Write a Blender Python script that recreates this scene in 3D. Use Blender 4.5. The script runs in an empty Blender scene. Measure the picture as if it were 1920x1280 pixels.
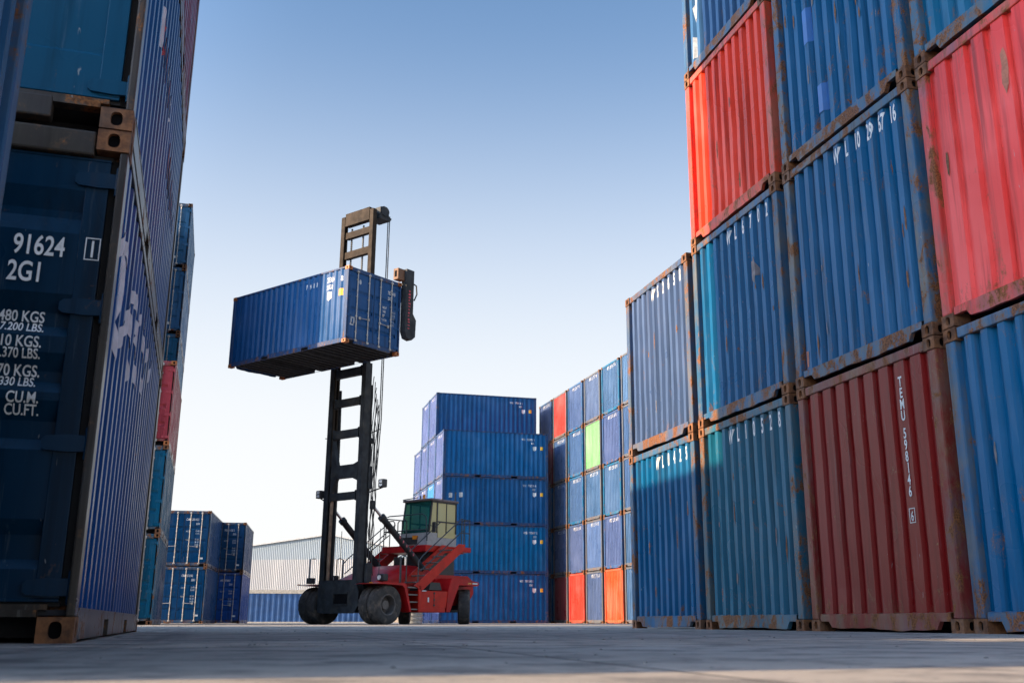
import bpy, bmesh, math, random
from mathutils import Vector, Matrix
R = math.radians
SC = bpy.context.scene
COL = SC.collection

# ------------------------------------------------------------------ camera, light, exposure
PITCH, CAMZ = R(15.637), 0.0979
cam = bpy.data.cameras.new("camera")
cam_o = bpy.data.objects.new("camera", cam); COL.objects.link(cam_o)
cam_o.location = (0, 0, CAMZ); cam_o.rotation_euler = (R(90) + PITCH, 0, 0)
cam.sensor_width = 36; cam.lens = 36.59
cam.shift_x, cam.shift_y = -0.03029, -0.01139
cam.clip_start, cam.clip_end = 0.02, 3000
cam.dof.use_dof = True; cam.dof.focus_distance = 14.0; cam.dof.aperture_fstop = 5.0
SC.camera = cam_o

SUN_EL, SUN_A = R(22.0), R(17.0)          # the sun stands low on the left, a little behind the camera
S = Vector((-math.cos(SUN_A) * math.cos(SUN_EL), -math.sin(SUN_A) * math.cos(SUN_EL), math.sin(SUN_EL)))
world = bpy.data.worlds.new("World"); SC.world = world; world.use_nodes = True
wn = world.node_tree.nodes; wl = world.node_tree.links
sky = wn.new("ShaderNodeTexSky"); sky.sky_type = 'NISHITA'; sky.sun_disc = False
sky.sun_elevation = SUN_EL; sky.sun_rotation = math.atan2(S.x, S.y)
sky.altitude = 0; sky.air_density = 1.0; sky.dust_density = 0.7; sky.ozone_density = 1.2
bg = wn["Background"]; bg.inputs[1].default_value = 0.06
# a pale summer haze low over the horizon, thinning out upwards
wtc = wn.new("ShaderNodeTexCoord"); wsx = wn.new("ShaderNodeSeparateXYZ"); wl.new(wtc.outputs['Generated'], wsx.inputs[0])
wmr = wn.new("ShaderNodeMapRange"); wmr.interpolation_type = 'SMOOTHERSTEP'; wl.new(wsx.outputs[2], wmr.inputs[0])
wmr.inputs[1].default_value = .06; wmr.inputs[2].default_value = .62; wmr.inputs[3].default_value = .95; wmr.inputs[4].default_value = 0
wmx = wn.new("ShaderNodeMix"); wmx.data_type = 'RGBA'; wl.new(wmr.outputs[0], wmx.inputs[0]); whs = wn.new("ShaderNodeHueSaturation"); whs.inputs['Saturation'].default_value = 1.12; wl.new(sky.outputs[0], whs.inputs['Color']); wl.new(whs.outputs[0], wmx.inputs[6])
wmx.inputs[7].default_value = (4.15, 4.15, 4.15, 1)
# the haze glows towards the sun, which stands outside the picture
wdt = wn.new("ShaderNodeVectorMath"); wdt.operation = 'DOT_PRODUCT'; wl.new(wtc.outputs['Generated'], wdt.inputs[0]); wdt.inputs[1].default_value = S
wgl = wn.new("ShaderNodeMapRange"); wl.new(wdt.outputs['Value'], wgl.inputs[0]); wgl.inputs[1].default_value = .15; wgl.inputs[2].default_value = 1; wgl.inputs[3].default_value = 0; wgl.inputs[4].default_value = 1
wpw = wn.new("ShaderNodeMath"); wpw.operation = 'POWER'; wl.new(wgl.outputs[0], wpw.inputs[0]); wpw.inputs[1].default_value = 1.6
wma = wn.new("ShaderNodeMath"); wma.operation = 'MULTIPLY_ADD'; wl.new(wpw.outputs[0], wma.inputs[0]); wma.inputs[1].default_value = 3.4; wma.inputs[2].default_value = 1.0
wvs = wn.new("ShaderNodeVectorMath"); wvs.operation = 'SCALE'; wl.new(wmx.outputs[2], wvs.inputs[0]); wl.new(wma.outputs[0], wvs.inputs['Scale'])
wl.new(wvs.outputs[0], bg.inputs[0])
sun = bpy.data.lights.new("sun", 'SUN'); sun.energy = 2.8; sun.angle = R(0.5); sun.color = (1.0, 0.72, 0.44)
sun_o = bpy.data.objects.new("sun", sun); COL.objects.link(sun_o); sun_o.location = (-30, -10, 30)
sun_o.rotation_euler = (-S).to_track_quat('-Z', 'Y').to_euler()
SC.view_settings.view_transform = 'Standard'; SC.view_settings.look = 'None'
SC.view_settings.exposure = 2.0; SC.view_settings.gamma = 1.0
SC.cycles.max_bounces = 6

# ------------------------------------------------------------------ small helpers
class MB:
    """collects shapes and links them as ONE mesh object"""
    def __init__(s): s.v = []; s.f = []; s.m = []
    def face(s, pts, mi=0):
        n = len(s.v); s.v += [tuple(p) for p in pts]; s.f.append(tuple(range(n, n + len(pts)))); s.m.append(mi)
    def add(s, vs, fs, mi=0):
        n = len(s.v); s.v += [tuple(p) for p in vs]
        for f in fs: s.f.append(tuple(n + i for i in f)); s.m.append(mi)
    def box(s, a, b, mi=0):
        x0, y0, z0 = a; x1, y1, z1 = b
        if x0 > x1: x0, x1 = x1, x0
        if y0 > y1: y0, y1 = y1, y0
        if z0 > z1: z0, z1 = z1, z0
        s.add([(x0,y0,z0),(x1,y0,z0),(x1,y1,z0),(x0,y1,z0),(x0,y0,z1),(x1,y0,z1),(x1,y1,z1),(x0,y1,z1)],
              [(0,3,2,1),(4,5,6,7),(0,1,5,4),(1,2,6,5),(2,3,7,6),(3,0,4,7)], mi)
    def cbox(s, a, b, c=0.01, mi=0):
        """box with chamfered edges"""
        bm = bmesh.new()
        bmesh.ops.create_cube(bm, size=1)
        a = Vector(a); b = Vector(b); ctr = (a + b) / 2; d = b - a
        for v in bm.verts: v.co = Vector((ctr[i] + v.co[i] * abs(d[i]) for i in range(3)))
        bmesh.ops.bevel(bm, geom=bm.edges[:], offset=min(c, 0.45 * min(abs(x) for x in d)), segments=2, affect='EDGES', profile=0.5)
        s.frombm(bm, mi)
    def frombm(s, bm, mi=0, mat=None):
        bm.verts.index_update(); n = len(s.v)
        for v in bm.verts: s.v.append(tuple(mat @ v.co) if mat else tuple(v.co))
        for f in bm.faces: s.f.append(tuple(n + v.index for v in f.verts)); s.m.append(mi)
        bm.free()
    def tube(s, pts, r, n=10, mi=0, cap=True):
        pts = [Vector(p) for p in pts]; rs = r if isinstance(r, (list, tuple)) else [r] * len(pts)
        rings = []; up = None
        for i, p in enumerate(pts):
            t = (pts[min(i+1, len(pts)-1)] - pts[max(i-1, 0)]).normalized()
            if up is None: up = Vector((0,0,1)) if abs(t.z) < .9 else Vector((1,0,0))
            a = t.cross(up).normalized(); b = a.cross(t).normalized(); up = b
            rings.append([p + (a * math.cos(2*math.pi*k/n) + b * math.sin(2*math.pi*k/n)) * rs[i] for k in range(n)])
        base = len(s.v)
        for q in rings: s.v += [tuple(x) for x in q]
        for i in range(len(rings) - 1):
            for k in range(n):
                k2 = (k + 1) % n
                s.f.append((base+i*n+k, base+i*n+k2, base+(i+1)*n+k2, base+(i+1)*n+k)); s.m.append(mi)
        if cap:
            s.f.append(tuple(base+k for k in range(n))[::-1]); s.m.append(mi)
            s.f.append(tuple(base+(len(rings)-1)*n+k for k in range(n))); s.m.append(mi)
    def lathe(s, prof, axis='x', c=(0,0,0), n=40, mi=0):
        """profile (offset along the axis, radius)"""
        base = len(s.v)
        for (t, r) in prof:
            for k in range(n):
                ca, sa = math.cos(2*math.pi*k/n)*r, math.sin(2*math.pi*k/n)*r
                p = {'x': (t, ca, sa), 'y': (sa, t, ca), 'z': (ca, sa, t)}[axis]
                s.v.append((c[0]+p[0], c[1]+p[1], c[2]+p[2]))
        for i in range(len(prof) - 1):
            for k in range(n):
                k2 = (k+1) % n
                s.f.append((base+i*n+k, base+i*n+k2, base+(i+1)*n+k2, base+(i+1)*n+k)); s.m.append(mi)
    def extrude(s, poly, ax, d0, d1, mi=0):
        """2-D outline pushed along one axis (ax = 0,1,2)"""
        def P(q, d):
            l = list(q); l.insert(ax, d); return tuple(l)
        n = len(poly); b = len(s.v)
        s.v += [P(q, d0) for q in poly] + [P(q, d1) for q in poly]
        s.f.append(tuple(range(b, b+n))); s.m.append(mi)
        s.f.append(tuple(range(b+2*n-1, b+n-1, -1))); s.m.append(mi)
        for i in range(n):
            j = (i+1) % n; s.f.append((b+i, b+n+i, b+n+j, b+j)); s.m.append(mi)
    def mesh(s, name, mats, smooth=False, fix=True):
        me = bpy.data.meshes.new(name); me.from_pydata(s.v, [], s.f)
        for m in (mats if isinstance(mats, (list, tuple)) else [mats]): me.materials.append(m)
        me.polygons.foreach_set("material_index", s.m)
        if fix:
            bm = bmesh.new(); bm.from_mesh(me); bmesh.ops.recalc_face_normals(bm, faces=bm.faces); bm.to_mesh(me); bm.free()
        if smooth:
            me.polygons.foreach_set("use_smooth", [True] * len(me.polygons))
            try: me.set_sharp_from_angle(angle=R(35))
            except Exception: pass
        me.update(); return me
    def build(s, name, mats, parent=None, smooth=False, fix=True):
        return link(name, s.mesh(name, mats, smooth, fix), parent)

def link(name, data, parent=None):
    o = bpy.data.objects.new(name, data); COL.objects.link(o)
    if parent is not None: o.parent = parent
    return o
def tag(o, label=None, cat=None, group=None, kind=None):
    if label: o['label'] = label
    if cat: o['category'] = cat
    if group: o['group'] = group
    if kind: o['kind'] = kind
    return o
def thing(name, label, cat, loc=(0,0,0), rz=0.0, group=None):
    o = bpy.data.objects.new(name, None); COL.objects.link(o); o.empty_display_size = .3
    o.location = loc; o.rotation_euler = (0, 0, rz)
    return tag(o, label, cat, group)

# ------------------------------------------------------------------ materials
class NT:
    def __init__(s, name):
        s.m = bpy.data.materials.new(name); s.m.use_nodes = True
        s.t = s.m.node_tree; s.b = s.t.nodes["Principled BSDF"]; s.out = s.t.nodes["Material Output"]
    def n(s, typ, **kw):
        o = s.t.nodes.new(typ)
        for k, v in kw.items(): setattr(o, k, v)
        return o
    def l(s, a, b): s.t.links.new(a, b)
    def val(s, sock, v):
        if hasattr(v, 'is_linked') or hasattr(v, 'links'): s.l(v, sock)
        else: sock.default_value = v
    def math(s, op, a, b=None, clamp=False):
        o = s.n("ShaderNodeMath", operation=op); o.use_clamp = clamp
        s.val(o.inputs[0], a)
        if b is not None: s.val(o.inputs[1], b)
        return o.outputs[0]
    def mix(s, f, a, b):
        o = s.n("ShaderNodeMix", data_type='RGBA')
        s.val(o.inputs[0], f)
        for i, c in ((6, a), (7, b)):
            if isinstance(c, tuple): o.inputs[i].default_value = c if len(c) == 4 else c + (1,)
            else: s.l(c, o.inputs[i])
        return o.outputs[2]
    def noise(s, vec, scale, detail=4, rough=.55, dist=0.0):
        o = s.n("ShaderNodeTexNoise"); o.inputs['Scale'].default_value = scale; o.inputs['Detail'].default_value = detail
        o.inputs['Roughness'].default_value = rough; o.inputs['Distortion'].default_value = dist
        if vec is not None: s.l(vec, o.inputs['Vector'])
        return o.outputs[0]
    def ramp(s, f, lo, hi):
        o = s.n("ShaderNodeMapRange"); o.clamp = True; o.interpolation_type = 'SMOOTHSTEP'
        s.l(f, o.inputs[0]); s.val(o.inputs[1], lo); s.val(o.inputs[2], hi)
        return o.outputs[0]
    def vscale(s, vec, sc):
        o = s.n("ShaderNodeVectorMath", operation='MULTIPLY'); s.l(vec, o.inputs[0]); o.inputs[1].default_value = sc
        return o.outputs[0]
    def bump(s, h, strength=.2, dist=.01):
        o = s.n("ShaderNodeBump"); o.inputs['Strength'].default_value = strength; o.inputs['Distance'].default_value = dist
        s.l(h, o.inputs['Height']); s.l(o.outputs[0], s.b.inputs['Normal'])

def coords(t):
    """object coordinates shifted by a per-object random amount"""
    tc = t.n("ShaderNodeTexCoord"); oi = t.n("ShaderNodeObjectInfo")
    rnd = t.math('MULTIPLY', oi.outputs['Random'], 173.0)
    ad = t.n("ShaderNodeVectorMath", operation='ADD'); t.l(tc.outputs['Object'], ad.inputs[0]); t.l(rnd, ad.inputs[1])
    sep = t.n("ShaderNodeSeparateXYZ"); t.l(tc.outputs['Object'], sep.inputs[0])
    return ad.outputs[0], sep.outputs[2], oi

def paint_material(name, frame=False):
    t = NT(name); v, z, oi = coords(t)
    at = t.n("ShaderNodeAttribute", attribute_type='OBJECT', attribute_name='wear'); wear = at.outputs['Fac']
    base = oi.outputs['Color']
    # sun fading: large soft patches and vertical streaks
    big = t.noise(v, 0.7, 3); streak = t.noise(t.vscale(v, (9, 9, .45)), 1.0, 5, .6); fine = t.noise(v, 60, 3)
    hs = t.n("ShaderNodeHueSaturation"); t.l(base, hs.inputs['Color'])
    hs.inputs['Saturation'].default_value = 0.88; hs.inputs['Value'].default_value = 1.35
    c = t.mix(t.math('MULTIPLY', t.ramp(big, .42, .75), .55), base, hs.outputs[0])
    dk = t.n("ShaderNodeHueSaturation"); t.l(base, dk.inputs['Color']); dk.inputs['Value'].default_value = .5
    c = t.mix(t.math('MULTIPLY', t.ramp(streak, .48, .7), .75), c, dk.outputs[0])
    pale = (.23, .27, .30) if not frame else (.30, .29, .26)
    c = t.mix(t.math('MULTIPLY', t.ramp(t.noise(t.vscale(v, (14, 14, .9)), 1.3, 6, .65), .60, .76), .16 if not frame else .5), c, pale)
    if frame:                                                 # old frames have gone chalky and tan
        chalk = t.math('MULTIPLY', wear, t.math('ADD', .15, t.math('MULTIPLY', t.ramp(t.noise(t.vscale(v, (3, 3, 1.2)), 1.5, 5, .65), .35, .65), .75)), True)
        c = t.mix(chalk, c, t.mix(t.ramp(t.noise(v, 1.1, 3), .4, .6), (.085, .120, .140), (.170, .148, .105)))
    # rust: patches, more of it low down, under the top rail and where wear is high
    low = t.ramp(z, .55, .0); high = t.ramp(z, 2.3, 2.6)
    edge = t.math('MAXIMUM', low, t.math('MULTIPLY', high, .6))
    thr = t.math('SUBTRACT', .718 if not frame else .635, t.math('MULTIPLY', wear, .10))
    thr = t.math('SUBTRACT', thr, t.math('MULTIPLY', edge, .06 if not frame else .055))
    rn = t.noise(t.vscale(v, (1.0, 1.0, .6)), 5.5, 10, .72, .5)
    rn = t.math('ADD', rn, t.math('MULTIPLY', t.math('SUBTRACT', fine, .5), .16))
    rmask = t.ramp(rn, thr, t.math('ADD', thr, .035))
    rn2 = t.noise(t.vscale(v, (22, 22, 1.6)), 1.0, 6, .6)
    thr2 = t.math('SUBTRACT', .755, t.math('MULTIPLY', wear, .085))
    rmask2 = t.ramp(rn2, thr2, t.math('ADD', thr2, .04))
    rm = t.math('MAXIMUM', rmask, rmask2)
    rc = t.mix(t.ramp(fine, .35, .65), (.085, .034, .014), (.26, .105, .036))
    halo = t.ramp(rn, t.math('SUBTRACT', thr, .07), thr)
    c = t.mix(t.math('MULTIPLY', halo, .35), c, (.17, .095, .05))
    c = t.mix(t.math('MULTIPLY', rm, .9), c, rc)
    # vertical scrapes down to the pale primer, and dark runs under the top rail
    pm = t.noise(t.vscale(v, (26, 26, 2.6)), 1.0, 7, .7); pt = t.math('SUBTRACT', .78, t.math('MULTIPLY', wear, .13))
    c = t.mix(t.math('MULTIPLY', t.ramp(pm, pt, t.math('ADD', pt, .03)), .8), c, t.mix(t.ramp(fine, .4, .6), (.30, .20, .155), (.36, .36, .35)))
    run = t.noise(t.vscale(v, (17, 17, .22)), 1.0, 4, .55)
    c = t.mix(t.math('MULTIPLY', t.math('MULTIPLY', t.ramp(run, .54, .70), t.ramp(z, 1.0, 2.5)), t.math('MULTIPLY', wear, .7)), c, (.05, .035, .028))
    # bare scratches and dust specks
    sc = t.noise(t.vscale(v, (30, 30, 7)), 1.0, 3, .5, 1.2)
    c = t.mix(t.math('MULTIPLY', t.ramp(sc, .735, .77), .55), c, (.32, .33, .33))
    t.l(c, t.b.inputs['Base Color'])
    ro = t.math('ADD', t.math('MULTIPLY', rm, .35), t.math('ADD', .16, t.math('MULTIPLY', big, .26)))
    t.l(ro, t.b.inputs['Roughness'])
    t.b.inputs['Specular IOR Level'].default_value = .13
    t.bump(t.math('ADD', t.math('MULTIPLY', fine, .25), t.math('ADD', t.math('MULTIPLY', rm, 1.2), t.noise(v, 2.2, 3))), .22, .006)
    return t.m
PAINT = paint_material("container_paint"); FRAME = paint_material("weathered_frame_paint", True)

def simple(name, col, rough=.5, metal=0.0, var=.25, scale=6.0, spec=.5, bump=0.0, dirt=None, dirt_amt=.5, coat=0.0):
    t = NT(name); v, z, oi = coords(t)
    n = t.noise(v, scale, 5, .6)
    c = t.mix(t.ramp(n, .3, .75), tuple(x * (1 - var) for x in col), tuple(min(1, x * (1 + var)) for x in col))
    if dirt: c = t.mix(t.math('MULTIPLY', t.ramp(t.noise(v, scale * .6, 7, .7), .5, .68), dirt_amt), c, dirt)
    t.l(c, t.b.inputs['Base Color']); t.b.inputs['Roughness'].default_value = rough; t.b.inputs['Metallic'].default_value = metal
    t.b.inputs['Specular IOR Level'].default_value = spec; t.b.inputs['Coat Weight'].default_value = coat
    if bump: t.bump(t.noise(v, scale * 8, 4), bump, .01)
    return t.m
def rust_material():
    t = NT("casting_rust"); v, z, oi = coords(t)
    n = t.noise(v, 9, 8, .7); m = t.noise(v, 3, 3)
    c = t.mix(t.ramp(n, .35, .68), (.075, .030, .013), (.27, .11, .04))
    c = t.mix(t.math('MULTIPLY', t.ramp(m, .5, .7), .3), c, (.15, .13, .11))
    t.l(c, t.b.inputs['Base Color']); t.b.inputs['Roughness'].default_value = .85; t.bump(n, .5, .012)
    return t.m
RUST = rust_material()
BLACK = simple("dark_void", (.006, .006, .007), .9, spec=.1)
RUBBER = simple("door_gasket_rubber", (.012, .012, .013), .8)
WHITE = simple("white_stencil_paint", (.72, .73, .72), .6, var=.12, scale=14)
PALE = simple("faded_stencil_paint", (.42, .46, .50), .7, var=.3, scale=14)
LILAC = simple("peeling_white_film", (.60, .60, .66), .6, var=.15, scale=9)
REDS = simple("red_sticker", (.42, .03, .035), .5)
YELLOW = simple("yellow_sticker", (.75, .42, .02), .5)
GALV = simple("galvanised_bar", (.42, .40, .37), .45, .35, var=.3, scale=10, dirt=(.20, .11, .05), dirt_amt=.5)
STEEL = simple("grey_hinge_steel", (.06, .085, .11), .5, .2, var=.4, dirt=(.14, .07, .03))
ORANGE = simple("orange_casting_paint", (.42, .13, .03), .6, dirt=(.10, .05, .03))
NAVYCAST = simple("blue_casting_paint", (.02, .05, .13), .6, dirt=(.12, .06, .03), dirt_amt=.4)
PLY = simple("floor_underside", (.022, .024, .03), .8, var=.4)

def ground_material():
    t = NT("yard_concrete")
    tc = t.n("ShaderNodeTexCoord"); v = tc.outputs['Object']
    a = t.noise(v, .35, 5, .6); b = t.noise(v, 3.0, 6, .65); f = t.noise(v, 45, 5, .7)
    c = t.mix(t.ramp(a, .35, .7), (.262, .234, .200), (.385, .348, .300))
    c = t.mix(t.math('MULTIPLY', t.ramp(b, .45, .64), .75), c, (.095, .089, .083))
    c = t.mix(t.math('MULTIPLY', t.ramp(f, .56, .75), .55), c, (.30, .30, .30))
    c = t.mix(t.math('MULTIPLY', t.ramp(t.noise(v, 14, 6, .7), .58, .68), .8), c, (.045, .045, .05))
    # tyre streaks along the aisle and slab joints
    mp = t.n("ShaderNodeMapping"); mp.inputs['Rotation'].default_value = (0, 0, -R(16.5)); t.l(v, mp.inputs[0])
    tr = t.noise(t.vscale(mp.outputs[0], (2.2, .05, 1)), 1.0, 4, .6)
    c = t.mix(t.math('MULTIPLY', t.ramp(tr, .52, .70), .6), c, (.085, .08, .078))
    sp = t.n("ShaderNodeSeparateXYZ"); wob = t.n("ShaderNodeVectorMath", operation='ADD'); t.l(mp.outputs[0], wob.inputs[0])
    t.l(t.vscale(t.n("ShaderNodeTexNoise").outputs[1], (.0, .0, .0)), wob.inputs[1]); t.l(wob.outputs[0], sp.inputs[0])
    jm = None
    for i, per, off in ((0, 4.5, 1.3), (1, 5.0, .6)):
        q = t.math('ABSOLUTE', t.math('SUBTRACT', t.math('FRACT', t.math('ADD', t.math('DIVIDE', sp.outputs[i], per), off)), .5))
        w = t.math('SUBTRACT', 1.0, t.ramp(q, .0012, .0030)); jm = w if jm is None else t.math('MAXIMUM', jm, w)
    vo = t.n("ShaderNodeTexVoronoi"); vo.feature = 'DISTANCE_TO_EDGE'; vo.inputs['Scale'].default_value = .30
    dn = t.n("ShaderNodeTexNoise"); dn.inputs['Scale'].default_value = 1.4; dn.inputs['Detail'].default_value = 5; t.l(v, dn.inputs[0])
    dv = t.n("ShaderNodeVectorMath", operation='ADD'); t.l(v, dv.inputs[0]); t.l(t.vscale(dn.outputs[1], (1.1, 1.1, 0)), dv.inputs[1]); t.l(dv.outputs[0], vo.inputs['Vector'])
    cr = t.math('MULTIPLY', t.math('SUBTRACT', 1.0, t.ramp(vo.outputs[0], .002, .008)), t.ramp(t.noise(v, .5, 2), .45, .6))
    jm = t.math('MAXIMUM', jm, cr)
    c = t.mix(t.math('MULTIPLY', jm, .85), c, (.035, .035, .035))
    t.l(c, t.b.inputs['Base Color']); t.b.inputs['Roughness'].default_value = .82; t.b.inputs['Specular IOR Level'].default_value = .35
    t.bump(t.math('ADD', t.math('MULTIPLY', f, .5), t.math('SUBTRACT', b, t.math('MULTIPLY', jm, 1.5))), .5, .010)
    return t.m

# ------------------------------------------------------------------ the setting: ground
g = MB(); g.face([(-900, -300, 0), (900, -300, 0), (900, 1500, 0), (-900, 1500, 0)])
tag(g.build("ground", ground_material(), fix=False), "grey concrete yard with dark stains, cracks and sunlit strips", "ground", kind="structure")
rng = random.Random(4)
st = MB()
clumps = [(2.8 + 26 * rng.random() ** 1.5, rng.uniform(-.42, .6)) for _ in range(26)]
for i in range(460):
    cy_, cx_ = rng.choice(clumps); Y = max(2.4, cy_ + rng.gauss(0, .5)); X = cx_ * cy_ + rng.gauss(0, .6); r = rng.uniform(.0012, .005) * (1 + Y * .05)
    bm = bmesh.new(); bmesh.ops.create_icosphere(bm, subdivisions=1, radius=r)
    for q in bm.verts: q.co = Vector((q.co.x * rng.uniform(.8, 1.6), q.co.y * rng.uniform(.8, 1.6), q.co.z * rng.uniform(.4, .7)))
    st.frombm(bm, 0, Matrix.Translation((X, Y, r * .25)))
tag(st.build("gravel", simple("loose_stones", (.16, .155, .15), .9, var=.5, scale=20)), "loose grit and small stones scattered over the concrete", "gravel", kind="stuff")

# ------------------------------------------------------------------ container meshes
L, W, H = 6.058, 2.438, 2.591
HL, HW = L / 2, W / 2
CACHE = {}
def cached(key, fn):
    if key not in CACHE: CACHE[key] = fn()
    return CACHE[key]

END_SPEC = dict(pitch=.208, outer=.082, slope=.030, depth=.054)
END_WIDE = dict(pitch=.256, outer=.150, slope=.016, depth=.036)
SIDE_SPEC = dict(pitch=.278, outer=.072, slope=.068, depth=.036)
def corrug(half, sp):
    """break points (t, depth) of a corrugated sheet running from -half to half"""
    p, o, s, d = sp['pitch'], sp['outer'], sp['slope'], sp['depth']
    n = int((2 * half) // p); m = (2 * half - n * p) / 2
    pts = [(-half, -d)]
    t = -half + m
    for i in range(n):
        inn = (p - o - 2 * s) / 2
        pts += [(t + inn, -d), (t + inn + s, 0), (t + inn + s + o, 0), (t + inn + 2*s + o, -d)]
        t += p
    pts.append((half, -d))
    return pts
def depth_at(pts, t):
    for i in range(len(pts) - 1):
        a, b = pts[i], pts[i+1]
        if a[0] <= t <= b[0]: return a[1] + (b[1] - a[1]) * ((t - a[0]) / max(1e-9, b[0] - a[0]))
    return pts[0][1]
SIDE_HALF, END_HALF = HL - .15, HW - .13
END_OFF, SIDE_OFF = .022, .012            # how far the outer ribs sit inside the frame's face
P_END, P_WIDE, P_SIDE = corrug(END_HALF, END_SPEC), corrug(END_HALF, END_WIDE), corrug(SIDE_HALF, SIDE_SPEC)

def sheet(pts, place, z0, z1, seed, dent, flat=False):
    r = random.Random(seed); nz = 9; mb = MB(); ztop = 1.80
    dents = [(r.uniform(pts[0][0], pts[-1][0]), r.uniform(z0, z1), r.uniform(.12, .4), (r.uniform(-1, 0) if flat else r.uniform(-1, .7)) * dent) for _ in range(10)]
    grid = []
    for (t, d) in pts:
        col = []
        for k in range(nz + 1):
            z = z0 + (z1 - z0) * k / nz
            e = sum(a * math.exp(-(((t - x)/w)**2 + ((z - y)/w)**2)) for x, y, w, a in dents) if 0 < k < nz and z < ztop else 0
            jit = (-abs(r.uniform(-1, 1)) if flat else r.uniform(-1, 1)) * dent * .25 if 0 < k < nz and z < ztop else 0
            col.append(place(t + jit * .6, d + e + jit, z))
        grid.append(col)
    n = len(mb.v)
    for c in grid: mb.v += c
    for i in range(len(grid) - 1):
        for k in range(nz):
            a = i * (nz + 1) + k; b = (i + 1) * (nz + 1) + k
            mb.f.append((a, b, b + 1, a + 1)); mb.m.append(0)
    return mb
def me_end(var, wide):
    pts = P_WIDE if wide else P_END
    return sheet(pts, lambda t, d, z: (t, HL - END_OFF + d, z), .16, H - .10, 10 + var, .010, var > 2).mesh("end_wall", PAINT, fix=False)
def me_side(var, sgn):
    return sheet(P_SIDE, lambda t, d, z: (sgn * (HW - SIDE_OFF + d), t, z), .155, H - .065, 30 + var + (5 if sgn > 0 else 0), .004 if var > 2 else .008, var > 2).mesh("side_wall", PAINT, fix=False)
def me_roof():
    mb = MB(); n = 20
    for i in range(n):
        y0 = -HL + .17 + (L - .34) * i / n; y1 = -HL + .17 + (L - .34) * (i + 1) / n; q = (y1 - y0)
        zs = [H - .035, H - .018, H - .018, H - .035]; ys = [y0, y0 + q * .25, y0 + q * .55, y0 + q * .8]
        ys.append(y1); zs.append(H - .035)
        for k in range(4):
            mb.face([(-HW + .05, ys[k], zs[k]), (HW - .05, ys[k], zs[k]), (HW - .05, ys[k+1], zs[k+1]), (-HW + .05, ys[k+1], zs[k+1])])
    for y0, y1 in ((-HL + .05, -HL + .17), (HL - .17, HL - .05)):
        mb.box((-HW + .18, y0, H - .05), (HW - .18, y1, H - .03))
    return mb.mesh("roof", PAINT, fix=False)
def me_floor():
    mb = MB(); mb.box((-HW + .03, -HL + .06, .125), (HW - .03, HL - .06, .15), 0)
    y = -HL + .3
    while y < HL - .25:
        if not (.82 < abs(y) < 1.24):
            mb.box((-HW + .045, y - .02, .028), (HW - .045, y + .02, .124), 0); mb.box((-HW + .045, y - .02, .022), (HW - .045, y + .06, .027), 0)
        y += .28
    for s in (-1, 1):
        for q in (.86, 1.22): mb.box((-HW + .045, s * q - .012, .02), (HW - .045, s * q + .012, .124), 0)
    return mb.mesh("floor", PLY, fix=False)
def me_frame(var):
    r = random.Random(50 + var); mb = MB()
    for sx in (-1, 1):
        # corner posts: an L of two plates behind the castings' faces
        for sy in (-1, 1):
            x0, x1 = sx * (HW - .004), sx * (HW - .128); y0, y1 = sy * (HL - .006), sy * (HL - .155)
            if sy > 0: mb.cbox((x0, y0, .117), (x1, y1, H - .117), .012)
            else:
                xm = sx * (HW - .044); mb.cbox((x0, y0, .117), (xm, y1, H - .117), .010); mb.box((xm, y0 + .11, .117), (x1, y1 - .002, H - .117))
        # top side rail, bottom side rail with two fork pockets
        mb.cbox((sx * (HW - .004), -HL + .176, H - .066), (sx * (HW - .064), HL - .176, H - .006), .006)
        xo, xi = sx * (HW - .003), sx * (HW - .045)
        segs = [(-HL + .155, -1.22), (-.86, .86), (1.22, HL - .155)]
        for a, b in segs: mb.cbox((xo, a, .012), (xi, b, .160), .005)
        for a, b in ((-1.22, -.86), (.86, 1.22)): mb.box((xo, a, .112), (xi, b, .160)); mb.box((xi, a, .02), (xi - sx * .01, b, .03))
        # a lip that casts the dark line above the rail
        mb.box((sx * (HW + .0), -HL + .18, .150), (sx * (HW - .02), HL - .18, .163))
    # blank-end sill: plate with a bent lower edge and two notches beside the castings
    ns = 40; x0, x1 = -HW + .164, HW - .164; prev = None
    ph = [r.uniform(0, 6.3) for _ in range(4)]; amp = r.uniform(.30, .60)
    for i in range(ns + 1):
        x = x0 + (x1 - x0) * i / ns; e = min(x - x0, x1 - x)
        if e < .18: zb = .098
        else: zb = .014 + amp * (.016 * (1 + math.sin(3.1 * x + ph[0])) + .013 * (1 + math.sin(7.7 * x + ph[1])) * .6 + .006 * math.sin(19 * x + ph[2]))
        bul = .006 * math.sin(4 * x + ph[3])
        ring = [(x, HL - .010 + bul * (0 if zb > .09 else 1), zb), (x, HL - .012, .168), (x, HL - .05, .178), (x, HL - .055, zb)]
        if prev:
            for k in range(4): mb.face([prev[k], prev[(k+1) % 4], ring[(k+1) % 4], ring[k]])
        prev = ring
    # header of the blank end, then door-end sill and header
    mb.cbox((-HW + .17, HL - .008, H - .108), (HW - .17, HL - .085, H - .012), .010)
    mb.cbox((-HW + .40, -HL + .010, .028), (HW - .40, -HL + .095, .150), .010)
    for sx in (-1, 1): mb.box((sx * (HW - .17), -HL + .012, .118), (sx * (HW - .40), -HL + .095, .150))
    mb.box((-HW + .13, -HL + .03, .150), (HW - .13, -HL + .12, .175))
    mb.cbox((-HW + .17, -HL + .012, H - .150), (HW - .17, -HL + .09, H - .012), .012)
    return mb.mesh("frame", FRAME)
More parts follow.
